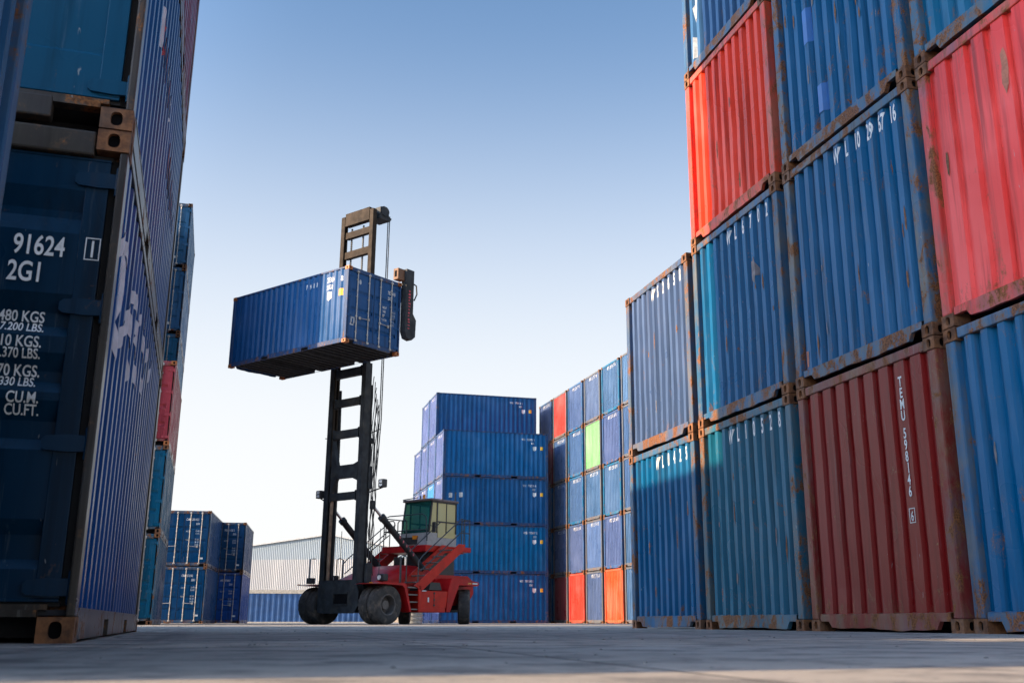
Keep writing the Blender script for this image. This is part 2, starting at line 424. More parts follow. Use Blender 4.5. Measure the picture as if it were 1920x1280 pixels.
def me_casting():
    """ISO corner casting with an oval aperture in three faces; sits in the +x +y bottom corner, centred on that corner"""
    mb = MB(); cx, cy, cz = .162, .178, .118
    def plate(o, u, v, w, h, hw, hh, nrm, ox=0.0):
        o, u, v, nrm = Vector(o), Vector(u), Vector(v), Vector(nrm); n = 24
        out = []; inn = []
        for k in range(n):
            a = 2 * math.pi * (k + .5) / n; ca, sa = math.cos(a), math.sin(a)
            m = max(abs(ca) / (w / 2), abs(sa) / (h / 2)); out.append(o + u * ca / m + v * sa / m)
            e = 2.8; rr = (abs(ca / hw) ** e + abs(sa / hh) ** e) ** (-1 / e); inn.append(o + u * (ca * rr + ox) + v * (sa * rr))
        back = [p - nrm * .03 for p in inn]
        for k in range(n):
            j = (k + 1) % n
            mb.face([out[k], out[j], inn[j], inn[k]], 0); mb.face([inn[k], inn[j], back[j], back[k]], 0)
        mb.face(back, 1)
        cs = [o + u * (sx * w / 2) + v * (sy * h / 2) for sx, sy in ((1,1),(-1,1),(-1,-1),(1,-1))]
        for q in range(4):                                    # close the ring's cut corners
            p = cs[q]; near = sorted(range(n), key=lambda k: (out[k] - p).length)[:2]; near.sort()
            if near == [0, n - 1]: near = [n - 1, 0]
            mb.face([p, out[near[1]], out[near[0]]], 0)
    c = (-cx / 2, -cy / 2, cz / 2)
    plate((c[0], 0, c[2]), (1,0,0), (0,0,1), cx, cz, .030, .039, (0,1,0))
    plate((0, c[1], c[2]), (0,1,0), (0,0,1), cy, cz, .031, .037, (1,0,0))
    plate((c[0], c[1], 0), (1,0,0), (0,1,0), cx, cy, .028, .055, (0,0,-1))
    mb.face([(-cx,-cy,0),(-cx,0,0),(-cx,0,cz),(-cx,-cy,cz)]); mb.face([(-cx,-cy,0),(0,-cy,0),(0,-cy,cz),(-cx,-cy,cz)])
    mb.face([(-cx,-cy,cz),(0,-cy,cz),(0,0,cz),(-cx,0,cz)])
    return mb.mesh("corner_casting", [RUST, BLACK], fix=False)
DOOR_W = HW - .078
DOOR_PROF = {
 'ribbed': [(2.42,0),(2.25,0),(2.14,-1),(2.10,-1),(2.01,0),(1.685,0),(1.59,-1),(1.52,-1),(1.464,0),(1.38,0),(1.29,-1),(1.235,-1),(1.18,0),(1.14,0),(1.04,-1),(.95,-1),(.895,0),(.566,0),(.494,-1),(.38,-1),(.334,0),(.20,0)],
 'plain': [(2.42,0),(2.30,0),(2.285,-.25),(.45,-.25),(.435,0),(.20,0)],
 'panel': [(2.42,0),(1.86,0),(1.80,-1),(1.76,-1),(1.70,0),(1.26,0),(1.20,-1),(1.16,-1),(1.10,0),(.72,0),(.66,-1),(.62,-1),(.56,0),(.20,0)]}
def me_door(kind, sx):
    mb = MB(); y = -HL + .045; a, b = sx * .012, sx * (DOOR_W - .006); m0, m1 = sx * .055, sx * (DOOR_W - .115)
    pr = DOOR_PROF[kind]
    for i in range(len(pr) - 1):
        (z0, d0), (z1, d1) = pr[i], pr[i+1]; d0 *= .036; d1 *= .036
        mb.face([(m0, y - d0, z0), (m1, y - d0, z0), (m1, y - d1, z1), (m0, y - d1, z1)])
        if d0 or d1:
            for m in (m0, m1): mb.face([(m, y, z0), (m, y - d0, z0), (m, y - d1, z1), (m, y, z1)])
    mb.cbox((a, y - .004, .20), (m0, y + .05, 2.42), .004); mb.cbox((m1, y - .004, .20), (b, y + .05, 2.42), .004)
    mb.box((a, y + .04, .2), (b, y + .055, 2.42))
    mb.cbox((a, y - .004, 2.42), (b, y + .05, 2.435), .003); mb.cbox((a, y - .004, .185), (b, y + .05, .20), .003)
    return mb.mesh("door", PAINT)
def me_gasket():
    mb = MB(); y = -HL + .062
    for sx in (-1, 1): mb.box((sx * (DOOR_W - .006), y + .025, .17), (sx * (HW - .04), y + .04, 2.45))
    mb.box((-.012, y - .01, .18), (.012, y + .03, 2.44)); mb.box((-DOOR_W, y, 2.435), (DOOR_W, y + .03, 2.46)); mb.box((-DOOR_W, y, .165), (DOOR_W, y + .03, .185))
    return mb.mesh("door_gasket", RUBBER)
def me_bar(x):
    mb = MB(); y = -HL + .012
    mb.tube([(x, y, .10), (x, y, 2.52)], .019, 10)
    for z in (.13, 2.47): mb.cbox((x - .045, y - .028, z - .035), (x + .045, y + .024, z + .035), .008)
    for z in (.42, .95, 1.62, 2.2): mb.cbox((x - .035, y - .004, z - .022), (x + .035, y + .034, z + .022), .006)
    return mb.mesh("locking_bar", GALV, smooth=True)
def me_handle(x, sx):
    mb = MB(); y = -HL - .010
    mb.tube([(x, y, .93), (x + sx * .06, y - .012, .92), (x + sx * .40, y - .012, .90)], .012, 8)
    mb.cbox((x - .03, y - .02, .89), (x + .03, y + .02, .97), .006); mb.cbox((x + sx * .34, y - .008, .86), (x + sx * .42, y + .03, .95), .006)
    return mb.mesh("door_handle", GALV)
def me_hinge(z, sx):
    mb = MB(); y = -HL + .026
    poly = [(sx * (DOOR_W + .030), z + .042), (sx * (DOOR_W - .05), z + .045), (sx * (DOOR_W - .15), z + .036), (sx * (DOOR_W - .168), z + .018), (sx * (DOOR_W - .168), z - .02), (sx * (DOOR_W - .15), z - .034), (sx * (DOOR_W - .05), z - .040), (sx * (DOOR_W + .030), z - .036)]
    mb.extrude(poly, 1, y, y + .022); mb.tube([(sx * (DOOR_W + .045), y + .008, z - .075), (sx * (DOOR_W + .045), y + .008, z + .08)], .021, 10)
    return mb.mesh("hinge", PAINT)

# ------------------------------------------------------------------ lettering that follows the sheet
def glyph_bm(txt, size, squeeze=.62, bold=.012, spacing=1.0):
    cu = bpy.data.curves.new("lettering", 'FONT'); cu.body = txt; cu.size = size; cu.offset = bold * size; cu.space_character = spacing; cu.resolution_u = 4
    ob = bpy.data.objects.new("lettering", cu); me = bpy.data.meshes.new_from_object(ob)
    bm = bmesh.new(); bm.from_mesh(me)
    for v in bm.verts: v.co.x *= squeeze; v.co.z = 0
    bpy.data.objects.remove(ob); bpy.data.meshes.remove(me); bpy.data.curves.remove(cu)
    return bm
def split_marks(items):
    """letters stay one mesh; every sticker or painted stroke is a part of its own"""
    out = []; txt = [i for i in items if i[0] != 'poly']
    lines = {}
    for i in txt: lines.setdefault((round(i[3], 1) if i[0] != 'col' else i[2]) if i[0] != 'frame' else 'frame', []).append(i)
    for v in lines.values(): out.append(("serial_lettering", v))
    keyed = {}
    for i in items:
        if i[0] == 'poly':
            o = i[6] if len(i) > 6 else {}; k = o.get('k', len(keyed) + 1000); keyed.setdefault((o.get('nm', 'sticker'), k), []).append(i)
    for (nm, k), v in keyed.items(): out.append((nm, v))
    return out
def lettering_mesh(items, frame, pts, mats, lift=.0035, zprof=None):
    """items: (kind, data, x, z, size, material index) laid on a face; frame(x, depth, z) -> local point"""
    mb = MB()
    for it in items:
        kind, data, x, z, size, mi = it[:6]; opt = it[6] if len(it) > 6 else {}
        if kind == 'txt':
            bm = glyph_bm(data, size, opt.get('sq', .62), opt.get('bold', .012), opt.get('sp', 1.0))
            if opt.get('ca'):
                w_ = max(v.co.x for v in bm.verts) + min(v.co.x for v in bm.verts)
                for v in bm.verts: v.co.x -= w_ / 2
            if opt.get('ra'):
                w_ = max(v.co.x for v in bm.verts)
                for v in bm.verts: v.co.x -= w_
        elif kind == 'col':                                   # one letter below the other
            bm = bmesh.new(); zz = 0
            for ch in data:
                if ch != ' ':
                    b2 = glyph_bm(ch, size, opt.get('sq', .62), opt.get('bold', .012)); me = bpy.data.meshes.new("t")
                    w = max([v.co.x for v in b2.verts] or [0])
                    for v in b2.verts: v.co.y += zz; v.co.x += .2 * size - w / 2
                    b2.to_mesh(me); b2.free(); bm.from_mesh(me); bpy.data.meshes.remove(me)
                    zz -= size * opt.get('lead', .92)
                else: zz -= size * .45
        elif kind == 'poly':
            bm = bmesh.new(); bm.faces.new([bm.verts.new((p[0], p[1], 0)) for p in data])
        elif kind == 'frame':
            w, h, t = data; bm = bmesh.new()
            for a, b in (((0,0),(w,t)), ((0,h-t),(w,h)), ((0,t),(t,h-t)), ((w-t,t),(w,h-t))):
                bm.faces.new([bm.verts.new(q + (0,)) for q in (a, (b[0], a[1]), b, (a[0], b[1]))])
        for v in bm.verts: v.co.x += x; v.co.y += z
        if kind == 'poly': bmesh.ops.triangulate(bm, faces=bm.faces[:])
        lo = min(v.co.x for v in bm.verts); hi = max(v.co.x for v in bm.verts)
        if pts:
            for (t, d) in pts:
                for t2 in (t, -t):
                    if lo < t2 < hi: bmesh.ops.bisect_plane(bm, geom=bm.verts[:] + bm.edges[:] + bm.faces[:], plane_co=(t2, 0, 0), plane_no=(1, 0, 0))
        if zprof:
            l2 = min(v.co.y for v in bm.verts); h2 = max(v.co.y for v in bm.verts)
            for (q, d) in zprof:
                if l2 < q < h2: bmesh.ops.bisect_plane(bm, geom=bm.verts[:] + bm.edges[:] + bm.faces[:], plane_co=(0, q, 0), plane_no=(0, 1, 0))
        n = len(mb.v); bm.verts.index_update()
        for v in bm.verts:
            d = depth_at(pts, v.co.x) if pts else 0
            if zprof:
                d = 0
                for i in range(len(zprof) - 1):
                    (za, da), (zb, db) = zprof[i], zprof[i+1]
                    if zb <= v.co.y <= za: d = (da + (db - da) * ((za - v.co.y) / max(1e-9, za - zb))) * .036
            mb.v.append(frame(v.co.x, d + lift, v.co.y))
        for f in bm.faces: mb.f.append(tuple(n + v.index for v in f.verts)); mb.m.append(mi)
        bm.free()
    return mb.mesh("serial_lettering", mats, fix=False)
RIBC = [-.936 + .208 * i for i in range(10)]
F_END = lambda x, d, z: (-x, HL - END_OFF + d, z)              # seen from outside, x runs to the viewer's right
F_SIDEN = lambda x, d, z: (-(HW - SIDE_OFF + d), -x, z)
F_SIDEP = lambda x, d, z: ((HW - SIDE_OFF + d), x, z)
F_DOOR = lambda x, d, z: (x, -HL + .041 - d, z)
STAIN = simple("rust_stain", (.20, .095, .045), .85, var=.5, scale=22, dirt=(.07, .035, .02), dirt_amt=.7)
PRIMER = simple("pink_primer_patch", (.42, .16, .10), .7, var=.25, scale=14, dirt=(.14, .07, .04))
REPAINT = simple("fresh_blue_patch", (.002, .115, .38), .4, var=.1)
GREYP = simple("bare_grey_patch", (.16, .15, .16), .7, var=.3, scale=12)
MARKS = [WHITE, PALE, YELLOW, REDS, LILAC, STAIN, PRIMER, REPAINT, GREYP]
def blob(x, z, w, h, mi, nm, seed):
    """ragged upright patch"""
    r = random.Random(seed); n = 14; pts = []
    for k in range(n):
        a = 2 * math.pi * k / n; q = r.uniform(.62, 1.08); pts.append((math.cos(a) * w / 2 * q, math.sin(a) * h / 2 * q))
    return ('poly', pts, x, z, 1, mi, dict(nm=nm))
def smears(seed, n):
    r = random.Random(seed)
    return [blob(RIBC[r.randrange(10)] + r.uniform(-.03, .03), r.uniform(.3, 1.9), r.uniform(.02, .05), r.uniform(.08, .34), 5 if r.random() < .7 else 8, 'rust_stain', seed * 31 + k) for k in range(n)]

# ------------------------------------------------------------------ one container
def container(label, loc, rz, color, group, wear=.4, var=None, door='panel', wide=False, end_txt=None, siden_txt=None, sidep_txt=None,
              door_txt=None, bars=(.30, .82), frame_color=None, end_color=None, side_color=None, casting=None, detail=2):
    var = random.Random(label).randrange(3) if var is None else var
    t = thing("shipping_container", label, "container", loc, rz, group)
    fc = frame_color or color
    def put(name, me, par=t, col=color, w=wear):
        o = link(name, me, par); o.color = tuple(col) + (1,); o['wear'] = w; return o
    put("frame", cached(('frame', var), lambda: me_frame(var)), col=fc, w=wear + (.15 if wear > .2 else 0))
    fl = lambda txt: 3 if txt and any(i[0] != 'txt' for i in txt) else var      # long markings need an even sheet
    ve, vn, vp = fl(end_txt), fl(siden_txt), fl(sidep_txt)
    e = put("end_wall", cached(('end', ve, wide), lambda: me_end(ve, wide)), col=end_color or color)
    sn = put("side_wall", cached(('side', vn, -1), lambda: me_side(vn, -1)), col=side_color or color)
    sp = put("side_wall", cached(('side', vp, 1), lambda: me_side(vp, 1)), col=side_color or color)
    put("roof", cached('roof', me_roof)); put("floor", cached('floor', me_floor))
    cm = cached(('casting', casting.name if casting else ''), lambda: cast_variant(casting))
    for sx in (-1, 1):
        for sy in (-1, 1):
            for sz in (0, 1):
                o = link("corner_casting", cm, t); o.location = (sx * HW, sy * HL, sz * H); o.scale = (sx, sy, -1 if sz else 1)
    put("door_gasket", cached('gasket', me_gasket))
    for sx in (-1, 1):
        d = put("door", cached(('door', door, sx), lambda: me_door(door, sx)))
        if detail > 0:
            for b in bars: put("locking_bar", cached(('bar', sx, b), lambda: me_bar(sx * b)), d)
            if bars: put("door_handle", cached(('handle', sx, bars[0]), lambda: me_handle(sx * bars[0], sx)), d)
        if detail > 1:
            for z in (.25, .93, 1.62, 2.31): put("hinge", cached(('hinge', z, sx), lambda: me_hinge(z, sx)), d)
        if door_txt and sx == 1:
            for nm, it in split_marks(door_txt): put(nm, cached(('dt', door, str(it)), lambda: lettering_mesh(it, F_DOOR, None, MARKS, .002, DOOR_PROF[door])), d)
    pe = P_WIDE if wide else P_END
    for txt, fr, pf_, par, key in ((end_txt, F_END, pe, e, 'et%d' % wide), (siden_txt, F_SIDEN, P_SIDE, sn, 'sn'), (sidep_txt, F_SIDEP, P_SIDE, sp, 'sp')):
        if txt:
            for nm, it in split_marks(txt): put(nm, cached((key, str(it)), lambda: lettering_mesh(it, fr, pf_, MARKS)), par)
    return t
def cast_variant(mat):
    me = cached('casting0', me_casting)
    if mat is None: return me
    m2 = me.copy(); m2.materials[0] = mat; return m2

BLUE = (.000, .098, .235); BLUE2 = (.000, .112, .232); NAVY = (.003, .046, .125); TEAL = (.001, .112, .195); FADE = (.04, .14, .32)
RED = (.72, .050, .014); MAROON = (.185, .009, .009); ORED = (.60, .085, .03); GREEN = (.20, .52, .20); WINE = (.20, .03, .035)
SKYB = (.04, .22, .50)
ROWH = 2.6
def axes(th): return Vector((-math.sin(th), math.cos(th), 0)), Vector((math.cos(th), math.sin(th), 0))

# ------------------------------------------------------------------ the near stack on the right
TH, D0 = 0.28838, 5.968
AL, AC = axes(TH)
SNEAR = [(15.35, 12.91), (12.74, 10.30), (10.14, 7.70), (7.57, 5.13)]
def right(col, lev, jog=0.0):
    s = sum(SNEAR[col]) / 2
    p = AL * s + AC * (D0 + HL + jog); return (p.x, p.y, lev * ROWH)
RZ = R(90) + TH
GR = "containers stacked end-on along the right"
def wl(s, last=9, z=2.26, size=.25):
    """one letter (or a pair) on each outer rib, ending at the given rib"""
    g = s.split(); out = []
    for k, q in enumerate(g): out.append(('txt', q, RIBC[last - len(g) + 1 + k], z, size, 0, dict(sq=.42, bold=.024, ca=1)))
    return out
dirt_patch = lambda x, z, mi: ('poly', [(0, 0), (.10, .03), (.16, -.02), (.15, .28), (.12, .44), (.04, .40), (.01, .2)], x, z, 1, mi)
container("blue container half in shadow, bottom of the leftmost near column on the right", right(0, 0), RZ, BLUE, GR, .55, end_txt=wl("W L 0 4 2 5") + smears(3, 6))
container("faded grey-blue sunlit container, topmost of the lower two-high column", right(0, 1), RZ, (.060, .105, .215), GR, .6, end_txt=wl("W S 2 6 5 8") + smears(4, 4))
container("teal-blue container numbered 10528, on the ground left of the maroon one", right(1, 0), RZ, TEAL, GR, .6, end_txt=wl("W L 1 0 5 2 8") + smears(5, 7))
container("blue container numbered 6702 directly below the nearer bright red one", right(1, 1), RZ, BLUE, GR, .6, end_txt=wl("W L 6 7 0 2") + smears(6, 4) + [blob(.52, 1.70, .15, .36, 8, 'rust_stain', 77)])
container("bright red container with its left edge sunlit orange, high in the stack", right(1, 2), RZ, RED, GR, .45,
          end_txt=[('col', "CLU 2228855 1", .40, 2.15, .14, 0, dict(sq=.5))] + [blob(-.3, 1.1, .03, .3, 5, 'rust_stain', 14), blob(.3, .4, .04, .26, 5, 'rust_stain', 15), blob(.12, 1.6, .025, .2, 5, 'rust_stain', 16)])
container("blue container with white scratches, above the sunlit orange-red one", right(1, 3), RZ, (.03, .10, .22), GR, .7,
          end_txt=[('poly', [(0,0),(.12,.05),(.16,.4),(.05,.52),(-.03,.3)], -.86, .75, 1, 1), ('poly', [(0,0),(.10,.02),(.14,.3),(.02,.36)], -.92, .22, 1, 1)])
container("dark maroon container with white letters running down its face", right(2, 0), RZ, MAROON, GR, .45, wide=True,
          end_txt=[('col', "TEMU 598146", .614, 2.24, .135, 0, dict(sq=.66, lead=.80, bold=.022)), ('txt', "6", .640, .985, .125, 0, dict(ca=1)), ('frame', (.085, .135, .007), .5975, .965, 1, 0)])
container("large blue container numbered 10296716, resting on the maroon one", right(2, 1), RZ, BLUE, GR, .75, end_txt=wl("W L 10 29 67 16") + smears(7, 7) + [('poly', [(0, 0), (.13, 0), (.14, .17), (.02, .19)], -1.07, .20, 1, 6, dict(nm='primer_patch'))])
container("blue container with worn paint, third up above the maroon one", right(2, 2), RZ, BLUE, GR, .85, end_txt=[('poly', [(0, 0), (.19, .01), (.18, .46), (.0, .44)], -.62, 1.35, 1, 7, dict(nm='repaint_patch')), ('poly', [(0, 0), (.2, 0), (.2, .34), (.01, .33)], -.42, .38, 1, 7, dict(nm='repaint_patch'))] + smears(21, 8))
container("blue container at the very top of the maroon one's column", right(2, 3), RZ, BLUE2, GR, .6, end_txt=smears(22, 4))
container("blue container on the ground at the right edge, under a pale red one", right(3, 0), RZ, BLUE, GR, .55, end_txt=smears(23, 5))
container("pale coral-red container with a rust stain, second up at the right edge", right(3, 1), RZ, (.72, .052, .046), GR, .5, wide=True,
          end_txt=[blob(-.10, 1.98, .10, .42, 6, 'rust_stain', 5), blob(-.93, 1.5, .04, .3, 5, 'rust_stain', 6), blob(.4, .5, .03, .22, 5, 'rust_stain', 9)])
container("blue container sitting on the pale coral-red one at the right edge", right(3, 2), RZ, BLUE2, GR, .6)

# ------------------------------------------------------------------ the near stack on the left
TB = R(17.96); AB, CB = axes(TB); B0 = Vector((-2.181, 5.032, 0))
def left(lev, row=0, along=0.0):
    p = B0 + AB * (HL + along) - CB * (HW + row * 2.52); return (p.x, p.y, lev * ROWH)
GL = "containers stacked close on the left"
door_big = [('txt', "91624", .965, 1.880, .146, 0, dict(sq=.66, ra=1, bold=.016)), ('txt', "2G1", .865, 1.738, .146, 0, dict(sq=.66, ra=1, bold=.016)),
            ('txt', "1", 1.094, 1.892, .125, 0, dict(sq=.66, ca=1, bold=.016)), ('frame', (.072, .120, .005), 1.058, 1.875, 1, 0)]
for s, z, sz, x in [("30.480 KGS", 1.535, .080, .895), ("67.200 LBS.", 1.482, .066, .900), ("2.210 KGS.", 1.400, .080, .900), ("4.370 LBS.", 1.345, .068, .900),
                 ("28.270 KGS.", 1.258, .080, .905), ("62.330 LBS.", 1.206, .066, .895), ("33.2   CU.M.", 1.122, .078, .920), ("1.170  CU.FT.", 1.064, .074, .925)]:
    door_big.append(('txt', s, x + .015, z, sz, 0, dict(sq=.72, ra=1, bold=.014)))
def stroke(pts, w):
    """ribbon outline round a polyline"""
    a, b = [], []
    for i, p in enumerate(pts):
        q0 = Vector(pts[max(i-1, 0)]); q1 = Vector(pts[min(i+1, len(pts)-1)]); t = (q1 - q0).normalized(); n = Vector((-t.y, t.x)); ww = w * (.55 + .45 * math.sin(math.pi * (i + .6) / len(pts)))
        a.append(tuple(Vector(p) + n * ww)); b.append(tuple(Vector(p) - n * ww))
    return [(a[i], a[i+1], b[i+1], b[i]) for i in range(len(pts) - 1)]
graff = []
for gi, (pts, w) in enumerate([([(-2.78,1.80),(-2.76,2.0),(-2.6,2.14),(-2.4,2.15),(-2.25,2.05),(-2.2,1.92)], .045), ([(-2.48,2.12),(-2.40,1.92),(-2.5,1.70),(-2.35,1.52)], .065),
        ([(-2.2,1.66),(-1.95,1.80),(-1.68,1.98),(-1.45,1.85),(-1.3,1.62)], .075), ([(-1.62,2.1),(-1.3,2.16),(-1.0,2.04),(-.72,2.2)], .055), ([(-1.02,2.0),(-.8,1.8),(-.5,1.70)], .065),
        ([(-.4,2.26),(-.1,2.1),(.1,1.86),(.3,2.16),(.6,2.30)], .065), ([(.72,2.34),(.9,2.12),(1.12,2.36)], .055)]):
    for q in stroke(pts, w): graff.append(('poly', q, 0, 0, 1, 4, dict(k=gi, nm='painted_mark')))
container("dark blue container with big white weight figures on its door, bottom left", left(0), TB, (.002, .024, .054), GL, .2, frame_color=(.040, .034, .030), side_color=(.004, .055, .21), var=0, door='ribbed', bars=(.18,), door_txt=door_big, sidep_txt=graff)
peel = []
pr = random.Random(8)
for x, z, h, mi in [(-1.66, 1.30, .34, 4), (-1.50, 1.34, .30, 3), (-1.22, 1.36, .28, 3), (-.95, 1.38, .32, 3), (-.66, 1.42, .30, 4), (-.40, 1.45, .26, 3), (-.12, 1.50, .22, 4), (.42, 1.18, .36, 3), (.70, 1.2, .33, 3), (.98, 1.22, .30, 4), (1.26, 1.22, .32, 3), (1.54, 1.24, .28, 3), (1.82, 1.25, .30, 4), (2.1, 1.28, .22, 4)]:
    w_ = pr.uniform(.9, 1.5)
    peel.append(('poly', [(0, 0), (.09 * w_, .02), (.15 * w_, h * .3), (.11 * w_, h * .6), (.14 * w_, h), (.02, h * .96), (-.04, h * .5), (.01, h * .2)], x, z, 1, mi, dict(nm='peeling_film')))
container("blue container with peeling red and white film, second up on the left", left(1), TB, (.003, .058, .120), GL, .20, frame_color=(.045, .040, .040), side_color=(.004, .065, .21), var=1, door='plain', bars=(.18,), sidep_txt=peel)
container("maroon-sided container third up in the close left stack", left(2), TB, (.16, .02, .05), GL, .5, var=2, bars=(.18,))
container("unseen blue container fourth up in the close left stack", left(3), TB, BLUE, GL, .5)
container("unseen dark blue container fifth up in the close left stack", left(4), TB, NAVY, GL, .5)
# a stack beside the camera: a tall container whose blank end looks into the aisle
TA = R(18.0)
AA, CA = axes(TA)
A_far = B0 - AB * .88 - CB * .376                             # its far front corner
pa = A_far - AA * HW - CA * HL
GS = "containers standing outside the photograph on the left"
ca = container("blue container with pale ribs filling the picture's left edge", (pa.x, pa.y, 0), R(-90) + TA, (.012, .08, .20), None, .3)
ca.scale = (1, 1, 1.12)
def spot(x, y, lev, label, color, rz=TH):
    return container(label, (x, y, lev * ROWH), rz, color, GS, .4, detail=0)

# ------------------------------------------------------------------ the two stacks further along on the left
def block(corner, th, lev, row=0):
    a, c = axes(th); p = Vector(corner) + a * HL - c * (HW + row * 2.52); return (p.x, p.y, lev * ROWH)
GC = "door-end containers stacked further along on the left"
TC = 0.30
def ctxt(a, b): return [('txt', a, .28, 2.06, .17, 0), ('txt', b, .28, 1.83, .15, 0)] + [('txt', "30.480 KGS", .30, 1.55 - .13 * k, .10, 0) for k in range(4)] + [('poly', [(0,0),(.2,0),(.2,.1),(0,.1)], .62, .34, 1, 0)]
C1, C2 = (-11.24, 31.05, 0), (-13.50, 37.35, 0)
for k, (lab, colr, s) in enumerate([("teal-blue container with white door figures, on the ground past the close stack", (.002, .075, .145), "348681 4"),
        ("teal-blue container in the middle, directly below the dusty red one", (.002, .085, .165), "340768 8"), ("dusty red container on top of two teal-blue ones", (.33, .045, .06), "229521 0")]):
    container(lab, block(C1, TC, k), TC, colr, GC, .5, door_txt=ctxt(s, "22G1"), casting=ORANGE if k == 2 else None)
for k, (lab, colr, s) in enumerate([("blue container at ground level of the tallest left stack, behind", BLUE, "341213 8"), ("blue container second from the ground in the tallest left stack", BLUE2, "341213 8"),
        ("blue container third from the ground in the tallest left stack", BLUE, "341213 8"), ("blue container showing two lines of door figures, above the dusty red one", BLUE2, "341213 8"),
        ("blue container one below the top of the tallest left stack", (.02, .11, .24), "208 805"), ("blue container on the very top of the tallest left stack", (.02, .10, .20), "208 801")]):
    container(lab, block(C2, TC, k), TC, colr, GC, .45, door_txt=ctxt(s, "22G1"))

# ------------------------------------------------------------------ the low door-end pairs before the warehouse
GD = "door-end containers stacked two high before the warehouse"
dtx = lambda s: [('txt', s, .10, 2.12, .15, 0, dict(sq=.55)), ('txt', "22G1", .55, 1.93, .13, 0)] + [('txt', "30.480", .55, 1.60 - .12 * k - (.16 if k > 1 else 0), .11, 1) for k in range(5)] + [('txt', "M.G.W", .12, 1.58, .10, 1), ('txt', "TARE", .12, 1.18, .10, 1), ('poly', [(0,0),(.18,0),(.18,.08),(0,.08)], .80, .33, 1, 0)]
D1, E1 = (-15.85, 50.3, 0), (-15.85, 56.4, 0)
TD = R(11.5)
for k, (lab, colr, s) in enumerate([("dark blue container with cream locking bars, lower of the wider pair", NAVY, "CNA 335 0182"), ("dark blue container with a round door emblem, upper of the wider pair", NAVY, "CNAU 205142 2")]):
    container(lab, block(D1, TD, k), TD, colr, GD, .3, door_txt=dtx(s), detail=1)
for k, (lab, colr, s) in enumerate([("bright blue container, lower of the narrow pair beside the warehouse", (.008, .06, .25), "APZU 31968 8"), ("dark blue container, upper of the narrow pair beside the warehouse", NAVY, "TRHU 11125 2")]):
    container(lab, block(E1, TD, k), TD, colr, GD, .3, door_txt=dtx(s), detail=1)

# ------------------------------------------------------------------ the blue block behind the lift truck
TF = 0.282; AF, CF = axes(TF); F0 = Vector((-5.52, 57.19, 0))
GF = "blue containers of the block behind the lift truck"
LEVEL = ["ground", "second", "third", "fourth", "fifth"]
def sidetxt(s, j=0): return [('txt', s, 1.50 + j, 2.16, .17, 0, dict(sp=1.25, sq=.6)), ('txt', "22G1", 2.05 + j, 1.96, .14, 0), ('poly', [(0,0),(.1,-.07),(.2,0),(.2,.18),(0,.18)], 2.12, 1.66, 1, 0), ('poly', [(0,0),(.17,0),(.17,.20),(0,.20)], 2.56, 1.64, 1, 2)]
rowname = ["front row, long side showing", "second row", "third row", "rearmost row"]
for row in range(4):
    for lev in range(5 if row in (1, 2) else 4):
        p = F0 + AF * (HW + row * 2.49) + CF * HL
        lab = "deep blue container, %s level, %s, block behind the lift truck" % (LEVEL[lev], rowname[row])
        colr = SKYB if (row == 1 and lev == 2) else [(.003, .078, .23), (.003, .094, .26), (.004, .074, .21), (.002, .100, .25)][(row * 2 + lev * 3) % 4]
        if row == 1 and lev == 2: lab = "light sky-blue container among the deep blue ones behind the lift truck's cab"
        container(lab, (p.x, p.y, lev * ROWH), R(90) + TF, colr, GF, .12, siden_txt=sidetxt("WSI  %d %d" % (789180 + 3517 * lev * (row + 1) % 9000, (5, 3, 8, 1, 6)[lev]), .07 * ((lev * 3) % 4) - .1) if row < 2 else None, end_txt=wl("W S 2 6 0 1", 8), detail=0,
                  casting=NAVYCAST, frame_color=(.008, .050, .15), end_color=None if lev == 2 and row == 1 else (.075, .11, .27))  # paler end colour stands in for sun and glare on the left-facing ends

# ------------------------------------------------------------------ the far end-on wall on the right
TG = 0.308; AG, CG = axes(TG); G0 = Vector((.542, 61.49, 0)); GP = 2.73
GG = "containers of the far end-on wall"
gcol = ["leftmost column", "red-topped column", "column left of the green one", "green one's column", "column right of the green one", "half-hidden rightmost column"]
glev = ["ground level", "second level", "third level", "fourth level", "top level"]
gpaint = [[BLUE, BLUE, BLUE, WINE, NAVY], [WINE, NAVY, BLUE, BLUE, (.50, .05, .04)], [(.55, .05, .035), (.03, .08, .20), BLUE, BLUE, (.02, .09, .22)], [(.02, .075, .17), FADE, BLUE2, GREEN, (.05, .12, .22)],
          [ORED, (.03, .085, .22), BLUE2, (.03, .085, .22), BLUE2], [BLUE2, BLUE2, BLUE, BLUE, (.03, .17, .33)]]
gword = {id(WINE): "wine red", id(GREEN): "bright green", id(ORED): "orange-red"}
for c in range(6):
    for lev in range(5):
        colr = gpaint[c][lev]; p = G0 - AG * (GP * (c - 1) + HW + .14) + CG * HL
        w = gword.get(id(colr)) or ("bright red" if colr[0] > .4 else "pale blue" if colr is FADE else "blue")
        lab = "%s container, %s, %s of the far end-on wall" % (w, glev[lev], gcol[c])
        if colr is GREEN: lab = "bright green container, the only one in the far end-on wall"
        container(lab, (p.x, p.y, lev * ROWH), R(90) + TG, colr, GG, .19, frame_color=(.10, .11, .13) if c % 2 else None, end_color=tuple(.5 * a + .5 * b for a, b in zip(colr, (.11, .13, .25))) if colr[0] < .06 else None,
                  end_txt=wl("W S 2 %d %d 8" % (c + 4, lev + 3), 8) if colr[0] < .1 else None, detail=0)

